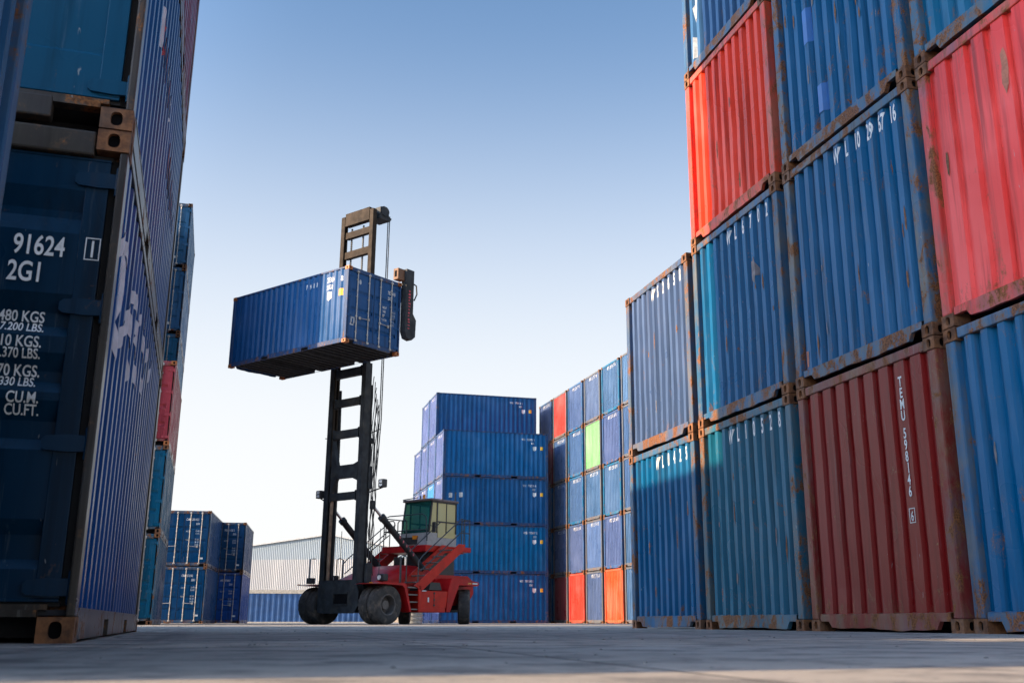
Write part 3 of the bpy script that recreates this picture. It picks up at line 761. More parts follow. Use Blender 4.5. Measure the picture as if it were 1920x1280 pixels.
# ------------------------------------------------------------------ the container in the air
HOV = Vector((-6.349, 32.256, 8.744)); TV = .923
AV, CV = axes(TV)
p = HOV + AV * HL + CV * HW
HOVTXT = [('txt', "FNIU", .95, 2.13, .23, 0, dict(sp=2.2)), ('txt', "78314", 1.95, 2.17, .25, 0, dict(bold=.02)), ('txt', "22G1", 1.95, 1.93, .22, 0, dict(bold=.02)), ('txt', "8", 2.66, 2.12, .25, 0), ('poly', [(0,0),(.1,-.09),(.2,0),(.2,.22),(0,.22)], 2.00, 1.62, 1, 0), ('poly', [(0,0),(.2,0),(.2,.24),(0,.24)], 2.56, 1.62, 1, 2)]
HOVD = [('txt', "78314 8", .62, 2.05, .17, 0), ('txt', "22G1", .62, 1.86, .15, 0)] + [('txt', s, .40, 1.50 - .14 * k, .12, 0, dict(sq=.5)) for k, s in enumerate(("M.G.W", "TARE", "NET", "CU.CAP"))] + [('txt', s, .78, 1.42 - .11 * k, .10, 1, dict(sq=.5)) for k, s in enumerate(("30.480 KG", "67.200 LB", "2.210 KG", "4.870 LB", "33.2 CU"))]
HOVD += [('poly', [(.05 * math.cos(a * .7), .09 * math.sin(a * .7)) for a in range(9)], -.70 + .05, 2.15, 1, 1), ('frame', (.17, .28, .05), -1.0, .62, 1, 1)]
container("blue container hoisted high in the air by the lift truck", (p.x, p.y, p.z), TV, (.010, .070, .205), None, .1, casting=ORANGE, siden_txt=HOVTXT, door_txt=HOVD, bars=(.26, .78), frame_color=(.02, .06, .16))

# ------------------------------------------------------------------ stacks outside the picture that shade the yard
for k in range(5):
    o_ = container("unseen tall blue container shading the lift truck, %s level, left of the dusty red one" % LEVEL[k], (-14.55, 34.05, k * 2.912), TC, BLUE, GS, .4, detail=0); o_.scale = (1, 1, 1.12)
for k in range(3):
    for i in range(2): spot(-13.0 - 1.80 * i, 11.0 + 5.85 * i, k, "unseen %s container of the low row far left, %s place" % (LEVEL[k], ("near", "far")[i]), NAVY)
for k in range(2): spot(-11.7, 2.9, k, "unseen %s blue container behind the picture's left edge" % ("lower", "upper")[k], BLUE)
for k in range(5): spot(-6.95, 7.37, k, "unseen blue container in the second row of the close left stack, %s level" % LEVEL[k], BLUE2, TB)

# ------------------------------------------------------------------ the lift truck
T_MID = Vector((-8.764, 34.082, 0)); T_R = -AV; T_B = CV
TRED = simple("truck_red_paint", (.46, .010, .012), .36, var=.18, scale=2.5, dirt=(.10, .030, .024), dirt_amt=.55, spec=.18)
TRED_WARM = simple("truck_red_bounce_lit", (.54, .022, .012), .40, var=.15, scale=2.5, dirt=(.12, .03, .015), dirt_amt=.3, spec=.18)  # warm light bounced off the sunlit containers, put into the right-side red
TDARK = simple("mast_dark_paint", (.030, .034, .038), .6, var=.4, scale=3, dirt=(.08, .068, .05), dirt_amt=.45, spec=.2)
TTAN = simple("greased_mast_rail", (.040, .030, .022), .75, var=.35, scale=4, dirt=(.02, .017, .015), dirt_amt=.6, spec=.12)
CHROME = simple("polished_rod", (.45, .45, .46), .2, .9, var=.05)
HOSE = simple("hydraulic_hose", (.015, .015, .017), .6)
TYRE = simple("tyre_rubber", (.050, .045, .041), .85, var=.35, scale=5, dirt=(.17, .13, .095), dirt_amt=.85, bump=.3)
RIM = simple("rim_steel", (.14, .125, .115), .55, .3, var=.25, dirt=(.16, .11, .08), dirt_amt=.6)
CABGREY = simple("cab_grey_paint", (.36, .35, .35), .45, var=.12)
CABTRIM = simple("cab_black_trim", (.02, .02, .022), .5)
SEATM = simple("seat_fabric", (.025, .025, .03), .9)
RAILM = simple("handrail_steel", (.045, .05, .055), .5, .2)
TREAD = simple("step_tread_steel", (.18, .17, .16), .5, .5, dirt=(.12, .07, .04))
LAMPG = simple("lamp_glass", (.75, .75, .72), .15)
AMBER = simple("amber_lens", (.75, .25, .02), .25)
CABIN = simple("cab_inside", (.05, .052, .055), .8)
def glass(name, col, rough, alpha):
    t = NT(name); t.b.inputs['Base Color'].default_value = col + (1,); t.b.inputs['Roughness'].default_value = rough
    t.b.inputs['Specular IOR Level'].default_value = .5
    tr = t.n("ShaderNodeBsdfTransparent"); tr.inputs[0].default_value = tuple(min(1, c * 2.2 + .12) for c in col) + (1,)
    mx = t.n("ShaderNodeMixShader"); mx.inputs[0].default_value = alpha
    t.l(tr.outputs[0], mx.inputs[1]); t.l(t.b.outputs[0], mx.inputs[2]); t.l(mx.outputs[0], t.out.inputs[0])
    return t.m
GTEAL = glass("teal_windscreen", (.02, .14, .12), .06, .55); GYEL = glass("sunlit_yellow_pane", (.66, .57, .26), .12, .75)  # yellow of the side panes stands for sunlight coming through the far windows

truck = thing("lift_truck", "red empty-container lift truck with tall dark mast, dual front tyres and glazed cab", "lift truck",
              tuple(T_MID + T_B * 5.0), math.atan2(T_R.y, T_R.x))
w0 = 5.0
def V(u, w, z): return (u, w - w0, z)
def tb(mb, a, b, c=.012, mi=0): mb.cbox(V(*a), V(*b), c, mi)

# wheels -------------------------------------------------------------
def wheel(u, w, side, rad=.635, wid=.40, steer=0.0, dish=True):
    mb = MB(); h = wid / 2; n = 72
    prof = [(-h * .80, rad * .52), (-h * .98, rad * .66), (-h, rad * .86), (-h * .88, rad * .955), (-h * .80, rad * .985), (h * .80, rad * .985), (h * .88, rad * .955), (h, rad * .86), (h * .98, rad * .66), (h * .80, rad * .52)]
    mb.lathe(prof, 'x', (0, 0, 0), n)
    for k in range(26):                                       # chunky lugs in two staggered rows
        for s in (-1, 1):
            a = 2 * math.pi * (k + (.5 if s > 0 else 0)) / 26; da = .075
            vs = []
            for rr in (rad * .95, rad + .006):
                for (x, aa) in ((s * h * .97, a - da), (s * h * .97, a + da * .5), (s * .012, a + da * 1.5), (s * .012, a)):
                    rr2 = rr - (.03 if abs(x) > h * .9 and rr > rad else 0)
                    vs.append((x, math.cos(aa) * rr2, math.sin(aa) * rr2))
            mb.add(vs, [(0,1,2,3), (4,7,6,5), (0,4,5,1), (1,5,6,2), (2,6,7,3), (3,7,4,0)])
    wh = mb.build("wheel", TYRE, truck, smooth=True)
    wh.location = V(u, w, rad - .005); wh.rotation_euler = (0, 0, steer)
    rm = MB(); o = side
    if dish:
        rm.lathe([(o*h*.82, rad*.56), (o*h*.90, rad*.53), (o*h*.86, rad*.49), (o*h*-.3, rad*.44), (o*h*-.42, rad*.40), (o*h*-.42, rad*.27), (o*h*.18, rad*.25), (o*h*.26, rad*.22), (o*h*.26, .001)], 'x', (0,0,0), 40)
    else:
        rm.lathe([(o*h*.82, rad*.56), (o*h*.92, rad*.53), (o*h*.8, rad*.46), (o*h*.5, rad*.40), (o*h*.55, rad*.2), (o*h*.75, rad*.17), (o*h*.75, .001)], 'x', (0,0,0), 40)
    for k in range(10):
        a = 2 * math.pi * k / 10
        rm.lathe([(o*h*-.42, .018), (o*h*-.30, .018), (o*h*-.30, .001)], 'x', (0, math.cos(a)*rad*.34, math.sin(a)*rad*.34), 6)
    rm.build("rim", RIM, wh, smooth=True)
for s in (-1, 1):
    wheel(s * 1.72, 3.5, s); wheel(s * 1.29, 3.5, s, dish=False)
    wheel(s * 1.50, 7.75, s, .62, .42, steer=R(40))

# chassis --------------------------------------------------------------
ch = MB()
tb(ch, (-.95, 3.2, .55), (.95, 8.0, 1.25), .03); tb(ch, (-1.08, 3.42, .48), (1.08, 3.62, .75), .03)
tb(ch, (-1.3, 7.6, .50), (1.3, 7.9, .72), .03); tb(ch, (-.8, 7.2, .42), (.8, 8.3, .8), .03)
ch.build("chassis", simple("chassis_black", (.02, .02, .022), .6, dirt=(.08, .06, .05)), truck)
# counterweight and side boxes
cw = MB(); cw.extrude([(6.75 - w0, .62), (8.25 - w0, .70), (8.55 - w0, 1.1), (8.5 - w0, 1.55), (8.2 - w0, 1.72), (6.5 - w0, 1.72), (6.35 - w0, 1.3)], 0, -1.25, 1.25)
cw.build("counterweight", TRED, truck)
for s in (-1, 1):
    m = MB(); tb(m, (s*1.05, 5.02, .40), (s*1.90, 6.30, .55), .02); m.extrude([(4.98 - w0, .55), (6.34 - w0, .55), (6.48 - w0, 1.12), (5.02 - w0, 1.12)], 0, s*1.10, s*1.88)
    bx = m.build("tank_box", TRED_WARM if s > 0 else TRED, truck)
    q = MB(); q.box(V(s*1.885, 5.72, .58), V(s*1.893, 5.74, 1.1))
    for z in (.62, .80, 1.02): q.box(V(s*1.885, 5.69, z), V(s*1.90, 5.77, z + .05))
    q.build("hinge", CABTRIM, bx)
    k = MB(); k.box(V(s*1.89, 5.40, .74), V(s*1.894, 5.47, .90)); k.box(V(s*1.89, 5.10, 1.10), V(s*1.894, 5.32, 1.135))
    k.build("warning_sticker", WHITE, bx)
    m = MB(); m.extrude([(5.55 - w0, 1.16), (6.2 - w0, 1.16), (6.1 - w0, 1.42), (5.62 - w0, 1.42)], 0, s*1.25, s*1.80)
    m.build("battery_box", CABTRIM, truck)
    # rear mudguard: sloping leg in front of the wheel, then a flat wing over it
    m = MB(); m.extrude([(6.36 - w0, .42), (6.55 - w0, .42), (7.02 - w0, 1.36), (8.02 - w0, 1.34), (8.12 - w0, 1.40), (8.07 - w0, 1.48), (7.0 - w0, 1.60), (6.62 - w0, 1.58), (6.45 - w0, 1.2)], 0, s*1.18, s*1.90)
    rf = m.build("rear_mudguard", TRED, truck)
    k = MB(); k.box(V(s*1.902, 7.50, 1.40), V(s*1.906, 7.68, 1.45)); k.build("reflector", AMBER, rf)
    k = MB(); k.box(V(s*1.902, 7.74, 1.40), V(s*1.906, 8.02, 1.45)); k.build("reflector", WHITE, rf)
    # front mudguard
    m = MB(); m.extrude([(2.78 - w0, 1.30), (3.1 - w0, 1.345), (4.1 - w0, 1.36), (4.25 - w0, 1.32), (4.52 - w0, .42), (4.44 - w0, .42), (4.16 - w0, 1.20), (4.05 - w0, 1.27), (3.1 - w0, 1.30)], 0, s*1.02, s*1.98)
    fm = m.build("front_mudguard", TRED, truck)
    k = MB(); k.box(V(s*1.72, 2.765, 1.315), V(s*1.86, 2.785, 1.345)); k.build("marker_light", AMBER, fm)
    # headlight on the hood's shoulder
    h = MB(); tb(h, (s*1.05, 3.74, 1.42), (s*1.40, 3.95, 1.66), .03)
    hb = h.build("headlight", CABTRIM, truck)
    q = MB(); q.lathe([(-.02, .0012), (-.02, .08), (.02, .09)], 'y', V(s*1.17, 3.745, 1.54), 20); q.build("lens", LAMPG, hb)
# hood: loft of rounded sections
hd = MB(); secs = [(3.22, 1.30, .95, 1.22), (3.55, 1.30, 1.38, 1.25), (4.0, 1.30, 1.62, 1.2), (4.5, 1.28, 1.86, 1.1), (5.0, 1.28, 2.0, 1.05), (5.6, 1.28, 2.05, 1.0), (6.5, 1.28, 2.05, .98)]
prev = None
for (w, zb, zt, hw) in secs:
    zt = max(zt, zb + .06); ring = []
    for k in range(17):
        a = math.pi * k / 16; cx, sz = math.cos(a), math.sin(a)
        ring.append(V(hw * math.copysign(abs(cx) ** .45, cx), w, zb + (zt - zb) * sz ** .55))
    if prev:
        for k in range(16): hd.face([prev[k], prev[k+1], ring[k+1], ring[k]])
    else: hd.face(ring)
    prev = ring
hd.face(prev)
hd.build("hood", TRED, truck, smooth=True)
en = MB(); tb(en, (-.75, 6.3, 2.0), (-.45, 6.6, 2.4), .03); tb(en, (-.25, 6.5, 1.7), (.85, 7.9, 2.62), .03)
en.build("engine_housing", CABTRIM, truck)

kids_before = set(truck.children)
# mast -----------------------------------------------------------------
ms = MB()
for s in (-1, 1):                                            # outer channels: web plus two flanges
    ms.box(V(s*1.00, 2.72, .40), V(s*.955, 3.02, 8.95)); ms.box(V(s*.955, 2.72, .40), V(s*.78, 2.765, 8.95)); ms.box(V(s*.955, 2.975, .40), V(s*.78, 3.02, 8.95))
mast = ms.build("mast", TDARK, truck)
def bar(u0, u1, z0, z1, w=(2.74, 2.90), mat=TDARK, name="cross_beam", par=None, gusset=True):
    m = MB(); zm0, zm1 = z0, z1
    if gusset: poly = [(u0, z0 - .05), (u0 + .05, z0), (u1 - .05, z0), (u1, z0 - .05), (u1, z1 + .05), (u1 - .05, z1), (u0 + .05, z1), (u0, z1 + .05)]
    else: poly = [(u0, z0), (u1, z0), (u1, z1), (u0, z1)]
    m.extrude([(a, b) for a, b in poly], 1, w[0] - w0, w[1] - w0)
    return m.build(name, mat, par or mast)
for z0, z1 in ((8.55, 8.85), (7.48, 7.75), (6.34, 6.62), (4.16, 4.42)): bar(-.70, .70, z0, z1)
m = MB(); m.extrude([(-.72, 4.30), (-.42, 4.92), (.42, 4.92), (.72, 4.80), (.72, 5.45), (.5, 5.38), (-.40, 5.38), (-.60, 6.0), (-.72, 6.4)], 1, 2.76 - w0, 2.92 - w0); m.build("cross_beam", TDARK, mast)
m = MB(); m.extrude([(-1.0, .40), (-.72, .36), (.95, .36), (1.16, .60), (1.16, 1.05), (.98, 1.45), (-1.0, 1.45)], 1, 2.70 - w0, 2.718 - w0)
m.box(V(-.95, 2.72, .38), V(1.0, 3.02, .5)); m.box(V(-.95, 2.98, .4), V(.98, 3.015, 1.44))
m.box(V(-.12, 2.66, .62), V(.62, 2.699, .66)); m.box(V(-.12, 2.66, 1.0), V(.62, 2.699, 1.04)); m.box(V(-.14, 2.66, .62), V(-.10, 2.699, 1.04))
m.build("mast_foot", TDARK, mast)
m = MB(); m.box(V(-.08, 2.690, .67), V(.60, 2.698, .99)); m.build("foot_opening", BLACK, mast)
# inner mast, raised
im = MB()
for s in (-1, 1):
    im.box(V(s*.92, 2.78, 5.4), V(s*.88, 2.96, 14.85)); im.box(V(s*.88, 2.78, 5.4), V(s*.72, 2.82, 14.85)); im.box(V(s*.88, 2.92, 5.4), V(s*.72, 2.96, 14.85))
inner = im.build("inner_mast", TTAN, truck)
for z0, z1 in ((14.45, 14.95), (13.95, 14.2), (13.15, 13.42)):
    bar(-.69, .69, z0, z1, (2.83 if z0 < 14.3 else 2.78, 3.0), TTAN, "cross_beam", inner, False)
m = MB()
for s in (-1, 1): m.box(V(s*.80, 2.86, 1.5), V(s*.77, 2.93, 5.4))
m.build("inner_mast_rail", TDARK, inner)
# upright tan tube low in the left channel
m = MB(); m.tube([V(-.70, 2.86, 1.46), V(-.70, 2.86, 5.0)], .06, 12); m.build("tan_tube", simple("tan_tube_paint", (.26, .175, .115), .6, var=.35, scale=5, spec=.2), mast, smooth=True)
m = MB(); m.tube([V(.86, 3.14, 1.2), V(.86, 3.14, 6.2), V(.86, 3.14, 8.2)], [.085, .085, .045], 14); m.tube([V(-.86, 3.14, 1.2), V(-.86, 3.14, 6.2), V(-.86, 3.14, 8.2)], [.085, .085, .045], 14); m.cbox(V(.74, 3.03, 6.1), V(.98, 3.26, 6.3), .02)
m.build("lift_cylinder", TDARK, mast, smooth=True)
# sheave carrier and hoses at the top, chains down to the spreader
m = MB(); m.extrude([(3.1 - w0, 14.55), (3.62 - w0, 14.55), (3.70 - w0, 14.68), (3.56 - w0, 14.72), (3.5 - w0, 14.95), (3.3 - w0, 15.08), (3.1 - w0, 15.0)], 0, .34, .96)
m.lathe([(.30, .001), (.30, .19), (.36, .19), (.36, .001)], 'x', V(0, 3.34, 14.86), 24); m.lathe([(.94, .001), (.94, .19), (1.0, .19), (1.0, .001)], 'x', V(0, 3.34, 14.86), 24)
m.build("sheave_head", TDARK, inner)
for u, w in ((.42, 3.18), (.52, 3.22), (.88, 3.58), (.95, 3.6), (.62, 3.22)):
    m = MB(); m.tube([V(u, w, 14.75), V(u, w, 7.0), V(u - .03, w - .1, 5.0)], .020, 6); m.build("hydraulic_hose", HOSE, truck)
for u in (-.55, .12):
    m = MB(); z = 14.4
    while z > 9.3: m.cbox(V(u - .035, 3.0, z - .06), V(u + .035, 3.05, z), .01); z -= .075
    m.build("lift_chain", HOSE, truck)
hz = MB(); r_ = random.Random(3)
for i in range(7):
    pts = [V(1.00 + .025 * (i % 3), 3.12 + .05 * i, 8.5 - .2 * i)]
    z = 8.2 - .2 * i
    while z > 1.2: pts.append(V(1.00 + .025 * (i % 3) + r_.uniform(-.04, .05), 3.10 + .05 * i + r_.uniform(-.04, .04), z)); z -= .45
    hz.tube(pts, .016, 6)
hz.build("hose_bundle", HOSE, truck)
m = MB(); tb(m, (1.01, 3.05, 1.35), (1.14, 3.3, 2.0), .02); m.build("valve_block", TDARK, truck)
m = MB(); tb(m, (1.0, 3.04, 4.5), (1.05, 3.2, 5.3), .02); m.build("hose_guard", TDARK, truck)
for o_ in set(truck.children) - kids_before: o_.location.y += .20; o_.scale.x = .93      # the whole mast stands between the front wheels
# tilt cylinders
for s in (-1, 1):
    a, b = Vector(V(s*.99, 3.42, 3.98)), Vector(V(s*1.05, 6.0, 1.90)); d = (b - a).normalized()
    m = MB(); m.tube([a + d * .62, a + d * .66, a + d * .70, b], [.10, .135, .115, .115], 16); m.tube([a + d * .60, a + d * .74], .14, 16); tc_ = m.build("tilt_cylinder", TDARK, truck, smooth=True)
    m = MB(); m.tube([a, a + d * .65], .05, 12); m.build("piston_rod", CHROME, tc_, smooth=True)
    m = MB(); tb(m, (s*.91, 3.38, 3.82), (s*1.06, 3.56, 4.12), .03); m.build("pivot_bracket", TDARK, tc_)
    st_ = MB(); q = a + d * 1.9
    for k in range(5):
        c = a + d * (1.75 + .22 * k); off = Vector((.08 * s, -.07, .05)); st_.cbox(tuple(c + off - Vector((.045, .03, .05))), tuple(c + off + Vector((.045, .03, .05))), .012)
    if s > 0: st_.build("warning_stripe", simple("red_white_stripe", (.45, .10, .11), .5, var=.6, scale=9), tc_)
# work lights on arms
for s, u, z, w in ((1, 1.72, 4.62, 3.15), (-1, -1.2, 4.42, 2.95)):
    m = MB(); tb(m, (u - .13, w - .06, z - .13), (u + .13, w + .14, z + .15), .03)
    lt = m.build("work_light", CABTRIM, truck)
    m = MB(); m.cbox(V(u - .07, w - .068, z + .02), V(u + .07, w - .06, z + .12), .01); m.cbox(V(u - .07, w - .068, z - .09), V(u + .07, w - .06, z - .01), .01); m.build("lens", LAMPG, lt)
    m = MB(); m.tube([V(u, w + .06, z - .12), V(s*.98, w + .10, z - .24)], .025, 8); m.build("arm", TDARK, lt)
m = MB(); m.tube([V(.95, 3.1, 6.45), V(1.55, 3.0, 6.52)], .018, 6); m.tube([V(-1.0, 2.9, 6.42), V(-1.25, 2.85, 6.44)], .018, 6); m.build("antenna_rod", HOSE, mast)
m = MB(); m.tube([V(-1.42, 2.9, 1.36), V(-1.42, 2.9, 2.2), V(-1.15, 2.9, 2.2)], .02, 6); tb(m, (-1.62, 2.95, 1.36), (-1.38, 3.15, 1.56), .02); m.build("side_lamp_stand", RAILM, truck)
# spreader with two end arms
m = MB(); tb(m, (-2.95, 2.56, 10.75), (2.95, 2.74, 11.25), .03); tb(m, (-1.0, 2.48, 9.4), (1.0, 2.72, 10.74), .03); tb(m, (-.60, 2.72, 9.4), (.60, 3.06, 11.2), .02)
sp_ = m.build("spreader", TDARK, truck)
for s in (-1, 1):
    m = MB(); m.extrude([(2.50 - w0, 9.62), (2.60 - w0, 9.40), (2.84 - w0, 9.36), (3.0 - w0, 9.5), (3.02 - w0, 10.1), (2.86 - w0, 10.3), (2.86 - w0, 11.85), (2.50 - w0, 11.85)], 0, s*2.96, s*3.20)
    arm = m.build("end_arm", TDARK, sp_)
    m = MB(); m.cbox(V(s*2.86, 2.18, 11.42), V(s*3.10, 2.50, 11.83), .02); m.build("twistlock_head", simple("rusty_twistlock", (.17, .085, .045), .7, dirt=(.05, .03, .02)), sp_)
    if s > 0:
        m = MB(); m.cbox(V(s*2.93, 2.172, 11.52), V(s*3.03, 2.179, 11.74), .003); m.build("lock_opening", BLACK, sp_)
        m = MB(); r2 = random.Random(5)
        for k in range(13):
            z = 11.1 - .112 * k; m.box(V(3.202, 2.62, z), V(3.206, 2.62 + r2.uniform(.06, .10), z - r2.uniform(.03, .07)))
        m.build("red_marking", simple("red_marking_paint", (.50, .04, .06), .5), sp_)
        m = MB(); m.tube([V(3.08, 2.86, 11.45), V(3.08, 3.10, 11.40), V(3.08, 3.14, 11.1), V(3.08, 3.02, 10.85), V(3.08, 2.86, 10.85)], .025, 8); m.build("hydraulic_hose", HOSE, sp_)

# platform, rails, stairs ------------------------------------------------
PZ = 2.78
m = MB(); tb(m, (-1.28, 6.20, PZ - .24), (.95, 8.30, PZ), .02); tb(m, (.95, 7.75, PZ - .20), (1.30, 8.32, PZ - .02), .02)
pf = m.build("platform", TRED, truck)
m = MB(); m.box(V(.952, 6.22, PZ - .23), V(.956, 8.28, PZ - .01)); m.build("bounce_tint_sheet", TRED_WARM, pf)  # added thin sheet carrying the warm bounce tint on the platform's right face
def rail(pts, par=None, name="handrail", r=.021):
    m = MB(); m.tube([V(*p) for p in pts], r, 8); return m.build(name, RAILM, par or truck, smooth=True)
rail([(-1.25, 6.25, PZ), (-1.25, 6.25, PZ + 1.05), (-1.0, 6.25, PZ + 1.12), (.72, 6.25, PZ + 1.12), (.88, 6.28, PZ + 1.0), (.92, 6.3, PZ + .15)])
rail([(-1.25, 6.25, PZ + .55), (.90, 6.25, PZ + .55)])
for u in (-.62, 0.0): rail([(u - .5, 6.22, PZ + .3), (u - .5, 6.22, PZ + .85), (u - .42, 6.22, PZ + .93), (u - .12, 6.22, PZ + .93), (u - .05, 6.22, PZ + .85), (u - .05, 6.22, PZ + .3)])
for w in (7.2, 8.2): rail([(-1.25, w, PZ), (-1.25, w, PZ + 1.05)])
rail([(-1.25, 6.3, PZ + 1.05), (-1.25, 8.2, PZ + 1.05)]); rail([(-1.25, 6.3, PZ + .55), (-1.25, 8.2, PZ + .55)])
rail([(1.26, 7.82, PZ), (1.26, 7.82, PZ + 1.0), (1.26, 8.26, PZ + 1.0), (1.26, 8.26, PZ)]); rail([(1.26, 7.82, PZ + .5), (1.26, 8.26, PZ + .5)]); rail([(1.26, 8.26, PZ + 1.0), (.9, 8.26, PZ + 1.0)])
for s in (-1, 1):
    mat = TRED_WARM if s > 0 else TRED; ui, uo = (s*1.05, s*1.88)
    if s < 0: ui, uo = -1.32, -1.95
    m = MB()
    for u in (ui, uo):
        m.extrude([(4.72 - w0, 1.28), (5.10 - w0, 1.12), (7.28 - w0, 2.62), (7.30 - w0, 2.80), (6.98 - w0, 2.80)], 0, u - .02, u + .02)
    stair = m.build("stair", mat, truck)
    for k in range(6):
        f = (k + .5) / 6; w = 4.98 + 2.1 * f; z = 1.28 + 1.42 * f
        m = MB(); m.box(V(ui + s*.02, w - .11, z), V(uo - s*.02, w + .11, z + .035)); m.build("step", TREAD, stair)
    rail([(uo, 4.9, 1.3), (uo, 4.9, 2.1), (uo, 5.1, 2.3), (uo, 7.1, 3.72), (uo, 7.25, 3.7), (uo, 7.25, 2.8)], stair)
    rail([(uo, 5.0, 1.78), (uo, 7.2, 3.3)], stair)
    rail([(ui, 4.9, 1.3), (ui, 4.9, 2.2), (ui, 6.9, 3.65)], stair)
    # ladder under the stair, between mudguard and box
    m = MB(); tb(m, (s*1.84, 4.94, .40), (s*1.90, 5.06, 1.3), .01); tb(m, (s*1.30, 4.94, .40), (s*1.34, 5.06, 1.3), .01); m.box(V(s*1.3, 5.0, .4), V(s*1.86, 5.04, .75))
    lad = m.build("ladder", mat, truck)
    for z in (.48, .72, .96, 1.2):
        q = MB(); q.box(V(s*1.33, 4.46, z), V(s*1.86, 4.98, z + .04)); q.build("step", TREAD, lad)
    rail([(s*1.6, 4.3, 1.36), (s*1.6, 4.3, 2.25), (s*1.6, 4.45, 2.3), (s*1.6, 4.6, 2.25), (s*1.6, 4.6, 1.36)], lad)
    rail([(s*.98, 3.9, 1.5), (s*.98, 3.9, 3.2)], lad, r=.012)

# cab -------------------------------------------------------------------
u0, u1, wf, wb, zb, zt = -.50, .90, 6.32, 7.92, PZ, PZ + 1.62
rake = .24; zs = zb + .46                                      # windscreen leans back; sill height
m = MB()
m.extrude([(wf - w0, zb), (wb - w0, zb), (wb - w0, zs), (wf + .07 - w0, zs)], 0, u0, u1)
cab = m.build("cab", CABGREY, truck)
m = MB(); m.cbox(V(u0 - .04, wf + rake - .10, zt), V(u1 + .05, wb + .06, zt + .09), .03); m.build("roof", simple("cab_roof_paint", (.16, .12, .12), .5), cab)
m = MB()
for u in (u0, u1 - .05):
    m.extrude([(wf + .07 - w0, zs), (wf + .12 - w0, zs), (wf + rake + .05 - w0, zt), (wf + rake - w0, zt)], 0, u, u + .05)
    m.box(V(u, wf + .50, zs), V(u + .05, wf + .56, zt)); m.box(V(u, wb - .06, zs), V(u + .05, wb, zt)); m.box(V(u, wf + rake, zt - .06), V(u + .05, wb, zt)); m.box(V(u + .001, wf + .5, zb + .85), V(u + .049, wb, zb + .90))
    m.box(V(u, wf + 1.02, zs), V(u + .049, wf + 1.05, zt))
m.box(V(u0, wb - .05, zs), V(u0 + .3, wb, zt)); m.box(V(u1 - .3, wb - .049, zs), V(u1, wb, zt))
m.build("window_frame", CABTRIM, cab)
m = MB(); m.face([V(u0 + .01, wf + .075, zs), V(u1 - .01, wf + .075, zs), V(u1 - .01, wf + rake + .01, zt), V(u0 + .01, wf + rake + .01, zt)]); m.build("windscreen", GTEAL, cab, fix=False)
m = MB(); m.box(V(u0 + .2, wf + .06, zb + .05), V(u0 + .9, wf - .05, zb + .30)); m.build("front_grille", CABTRIM, cab)
m = MB(); m.box(V(u0 + .72, wf - .06, zb + .22), V(u0 + .90, wf + .06, zb + .36)); m.build("indicator_lamp", AMBER, cab)
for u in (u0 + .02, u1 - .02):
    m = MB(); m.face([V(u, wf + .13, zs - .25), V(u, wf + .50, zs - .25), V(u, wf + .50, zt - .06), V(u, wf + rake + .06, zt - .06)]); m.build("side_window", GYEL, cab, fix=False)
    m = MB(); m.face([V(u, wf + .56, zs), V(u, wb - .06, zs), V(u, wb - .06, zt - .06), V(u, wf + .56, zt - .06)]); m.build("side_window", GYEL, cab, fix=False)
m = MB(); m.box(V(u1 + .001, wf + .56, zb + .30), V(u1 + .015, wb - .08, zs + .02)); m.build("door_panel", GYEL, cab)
m = MB(); m.face([V(u0 + .3, wb - .02, zs), V(u1 - .3, wb - .02, zs), V(u1 - .3, wb - .02, zt), V(u0 + .3, wb - .02, zt)]); m.build("rear_window", GTEAL, cab, fix=False)
m = MB(); tb(m, (u0 + .38, wf + .75, zs - .1), (u0 + .88, wf + 1.2, zs + .12), .04); tb(m, (u0 + .38, wf + 1.12, zs + .1), (u0 + .88, wf + 1.26, zs + .85), .05); tb(m, (u0 + .5, wf + 1.13, zs + .87), (u0 + .76, wf + 1.24, zs + 1.05), .03)
m.build("seat", SEATM, cab)
m = MB(); m.tube([V(u0 + .63, wf + .28, zs), V(u0 + .63, wf + .45, zs + .32)], .03, 8); m.lathe([(-.01, .16), (.01, .18), (.03, .16), (.01, .15), (-.01, .16)], 'z', V(u0 + .63, wf + .46, zs + .33), 24); tb(m, (u0 + .1, wf + .1, zs - .02), (u1 - .1, wf + .3, zs + .12), .03)
m.build("steering_wheel", CABIN, cab)
m = MB(); m.lathe([(zt + .10, .07), (zt + .13, .07), (zt + .14, .055), (zt + .25, .05), (zt + .28, .03), (zt + .285, .001)], 'z', V(.30, wf + .42, 0), 16); m.build("beacon", AMBER, cab, smooth=True)
m = MB(); m.tube([V(u0 - .02, wf + rake - .1, zt + .1), V(u0 + .62, wf + .3, zt + .17)], .018, 6); m.tube([V(u1, wb - .1, zt + .05), V(u1, wb - .1, zt + .42), V(u1 - .15, wb + .12, zt + .42)], .02, 6); m.tube([V(.14, wf + .4, zt + .1), V(.14, wf + .4, zt + .24)], .03, 6); m.build("aerial_bar", CABTRIM, cab)
for d in (0, .42):
    m = MB(); tb(m, (u1 - .42 + d, wb - .02 + d * .3, zt + .26), (u1 - .30 + d, wb + .06 + d * .3, zt + .44), .015); m.build("work_light", LAMPG, cab)
m = MB(); m.tube([V(u1 + .02, wf + .12, zs + .25), V(u1 + .25, wf + .1, zs + .2)], .015, 6); tb(m, (u1 + .17, wf + .06, zs - .02), (u1 + .33, wf + .12, zs + .36), .02); m.build("mirror", CABTRIM, cab)

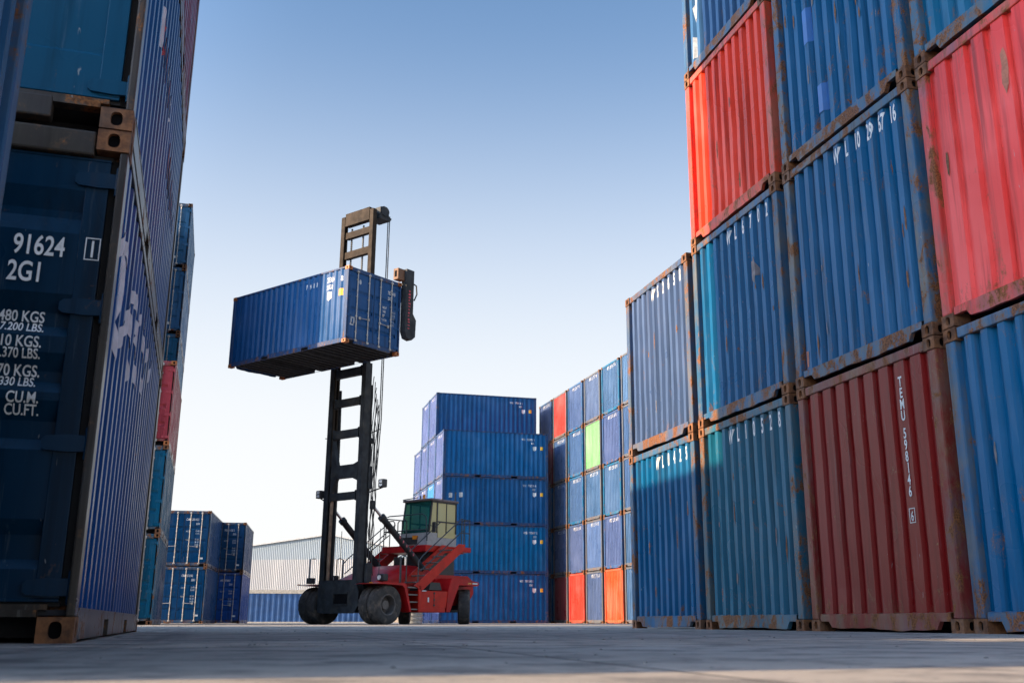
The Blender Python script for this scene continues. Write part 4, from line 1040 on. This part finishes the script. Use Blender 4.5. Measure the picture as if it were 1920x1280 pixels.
# ------------------------------------------------------------------ background: warehouse, low blue wall, drum
def wh_mat():
    t = NT("warehouse_cladding"); v, z, oi = coords(t)
    n = t.noise(t.vscale(v, (.5, .5, .12)), 1.0, 4)
    c = t.mix(t.ramp(n, .35, .7), (.33, .345, .365), (.40, .41, .42)); c = t.mix(t.ramp(z, 6.35, 6.45), c, (.25, .31, .36))
    t.l(c, t.b.inputs['Base Color']); t.b.inputs['Roughness'].default_value = .5
    return t.m
wa = Vector((-22.6, 112, 0))

ware = thing("warehouse", "pale ribbed metal warehouse gable rising behind the low blue wall", "warehouse", tuple(wa), R(-8))
# local x runs to the right along the gable, local y goes back
apex, slope, half = 8.95, .150, 17.0
roof_z = lambda x: apex - (.125 if x < 0 else .20) * abs(x)
m = MB(); n = 170; prev = None
for i in range(n * 4 + 1):
    x = -half + 2 * half * i / (n * 4); d = (0, -.045, -.045, 0)[i % 4]
    zt_ = roof_z(x); cur = ((x, d, 1.4), (x, d, zt_))
    if prev: m.face([prev[0], cur[0], cur[1], prev[1]])
    prev = cur
m.build("gable_wall", wh_mat(), ware, fix=False)
m = MB(); m.box((-half, -.10, 0), (half, .10, 1.4)); m.build("base_wall", simple("tan_base_wall", (.36, .30, .24), .8, var=.25, scale=.6), ware)
m = MB()
for s in (-1, 1):
    m.face([(s*(half + .5), -.25, roof_z(s*(half + .5)) + .08), (0, -.25, apex + .08), (0, 40, apex + .08), (s*(half + .5), 40, roof_z(s*(half + .5)) + .08)])
    m.face([(s*(half + .5), -.25, roof_z(s*(half + .5)) + .08), (0, -.25, apex + .08), (0, -.25, apex - .06), (s*(half + .5), -.25, roof_z(s*(half + .5)) - .06)])
    m.face([(s*half, 0, 0), (s*half, 40, 0), (s*half, 40, roof_z(s*half)), (s*half, 0, roof_z(s*half))])
m.build("roof", simple("warehouse_roof", (.40, .42, .44), .5), ware)
m = MB(); m.box((3.0, -.35, 0), (3.25, -.12, 1.9)); m.box((4.2, -.35, 0), (4.45, -.12, 1.9)); m.build("bollard_post", simple("white_post", (.7, .68, .62), .6), ware)
fw = thing("low_wall", "low blue corrugated wall with a cream cap in front of the warehouse", "wall", (-27.9, 83, 0), R(14))
m = MB(); prev = None; spf = dict(pitch=.42, outer=.12, slope=.10, depth=.045)
for (x, d) in corrug(8.2, spf):
    cur = ((x + 8.2, -.1 - d * -1, .08), (x + 8.2, -.1 - d * -1, 2.22)); cur = tuple((p[0], -.1 - d, p[2]) for p in cur)
    if prev: m.face([prev[0], cur[0], cur[1], prev[1]])
    prev = cur
m.build("corrugated_panel", simple("wall_blue_paint", (.03, .10, .25), .5, var=.25, scale=1.2), fw, fix=False)
m = MB(); m.box((0, -.14, 2.22), (16.4, .16, 2.50)); m.box((0, -.12, 0), (16.4, .12, .08)); m.build("coping", simple("cream_coping", (.62, .54, .42), .7), fw)
m = MB(); m.cbox((-.16, -.2, 0), (.0, .1, 2.5), .02); m.build("end_post", simple("rusty_post", (.22, .15, .10), .8), fw)
dr = MB(); prof = [(0, .001), (0, .44)]
for k in range(5): z = .16 * k; prof += [(z + .02, .46), (z + .06, .46), (z + .08, .43), (z + .14, .43)]
prof += [(.84, .46), (.86, .46), (.88, .44), (.86, .001)]
dr.lathe(prof, 'z', (0, 0, 0), 40)
d_o = dr.build("ribbed_drum", simple("grey_drum_steel", (.36, .37, .36), .5, .2, var=.25, dirt=(.12, .09, .07)), None, smooth=True)
d_o.location = (-5.75, 47.5, 0); tag(d_o, "grey ribbed drum standing on the ground behind the lift truck's front wheel", "drum")
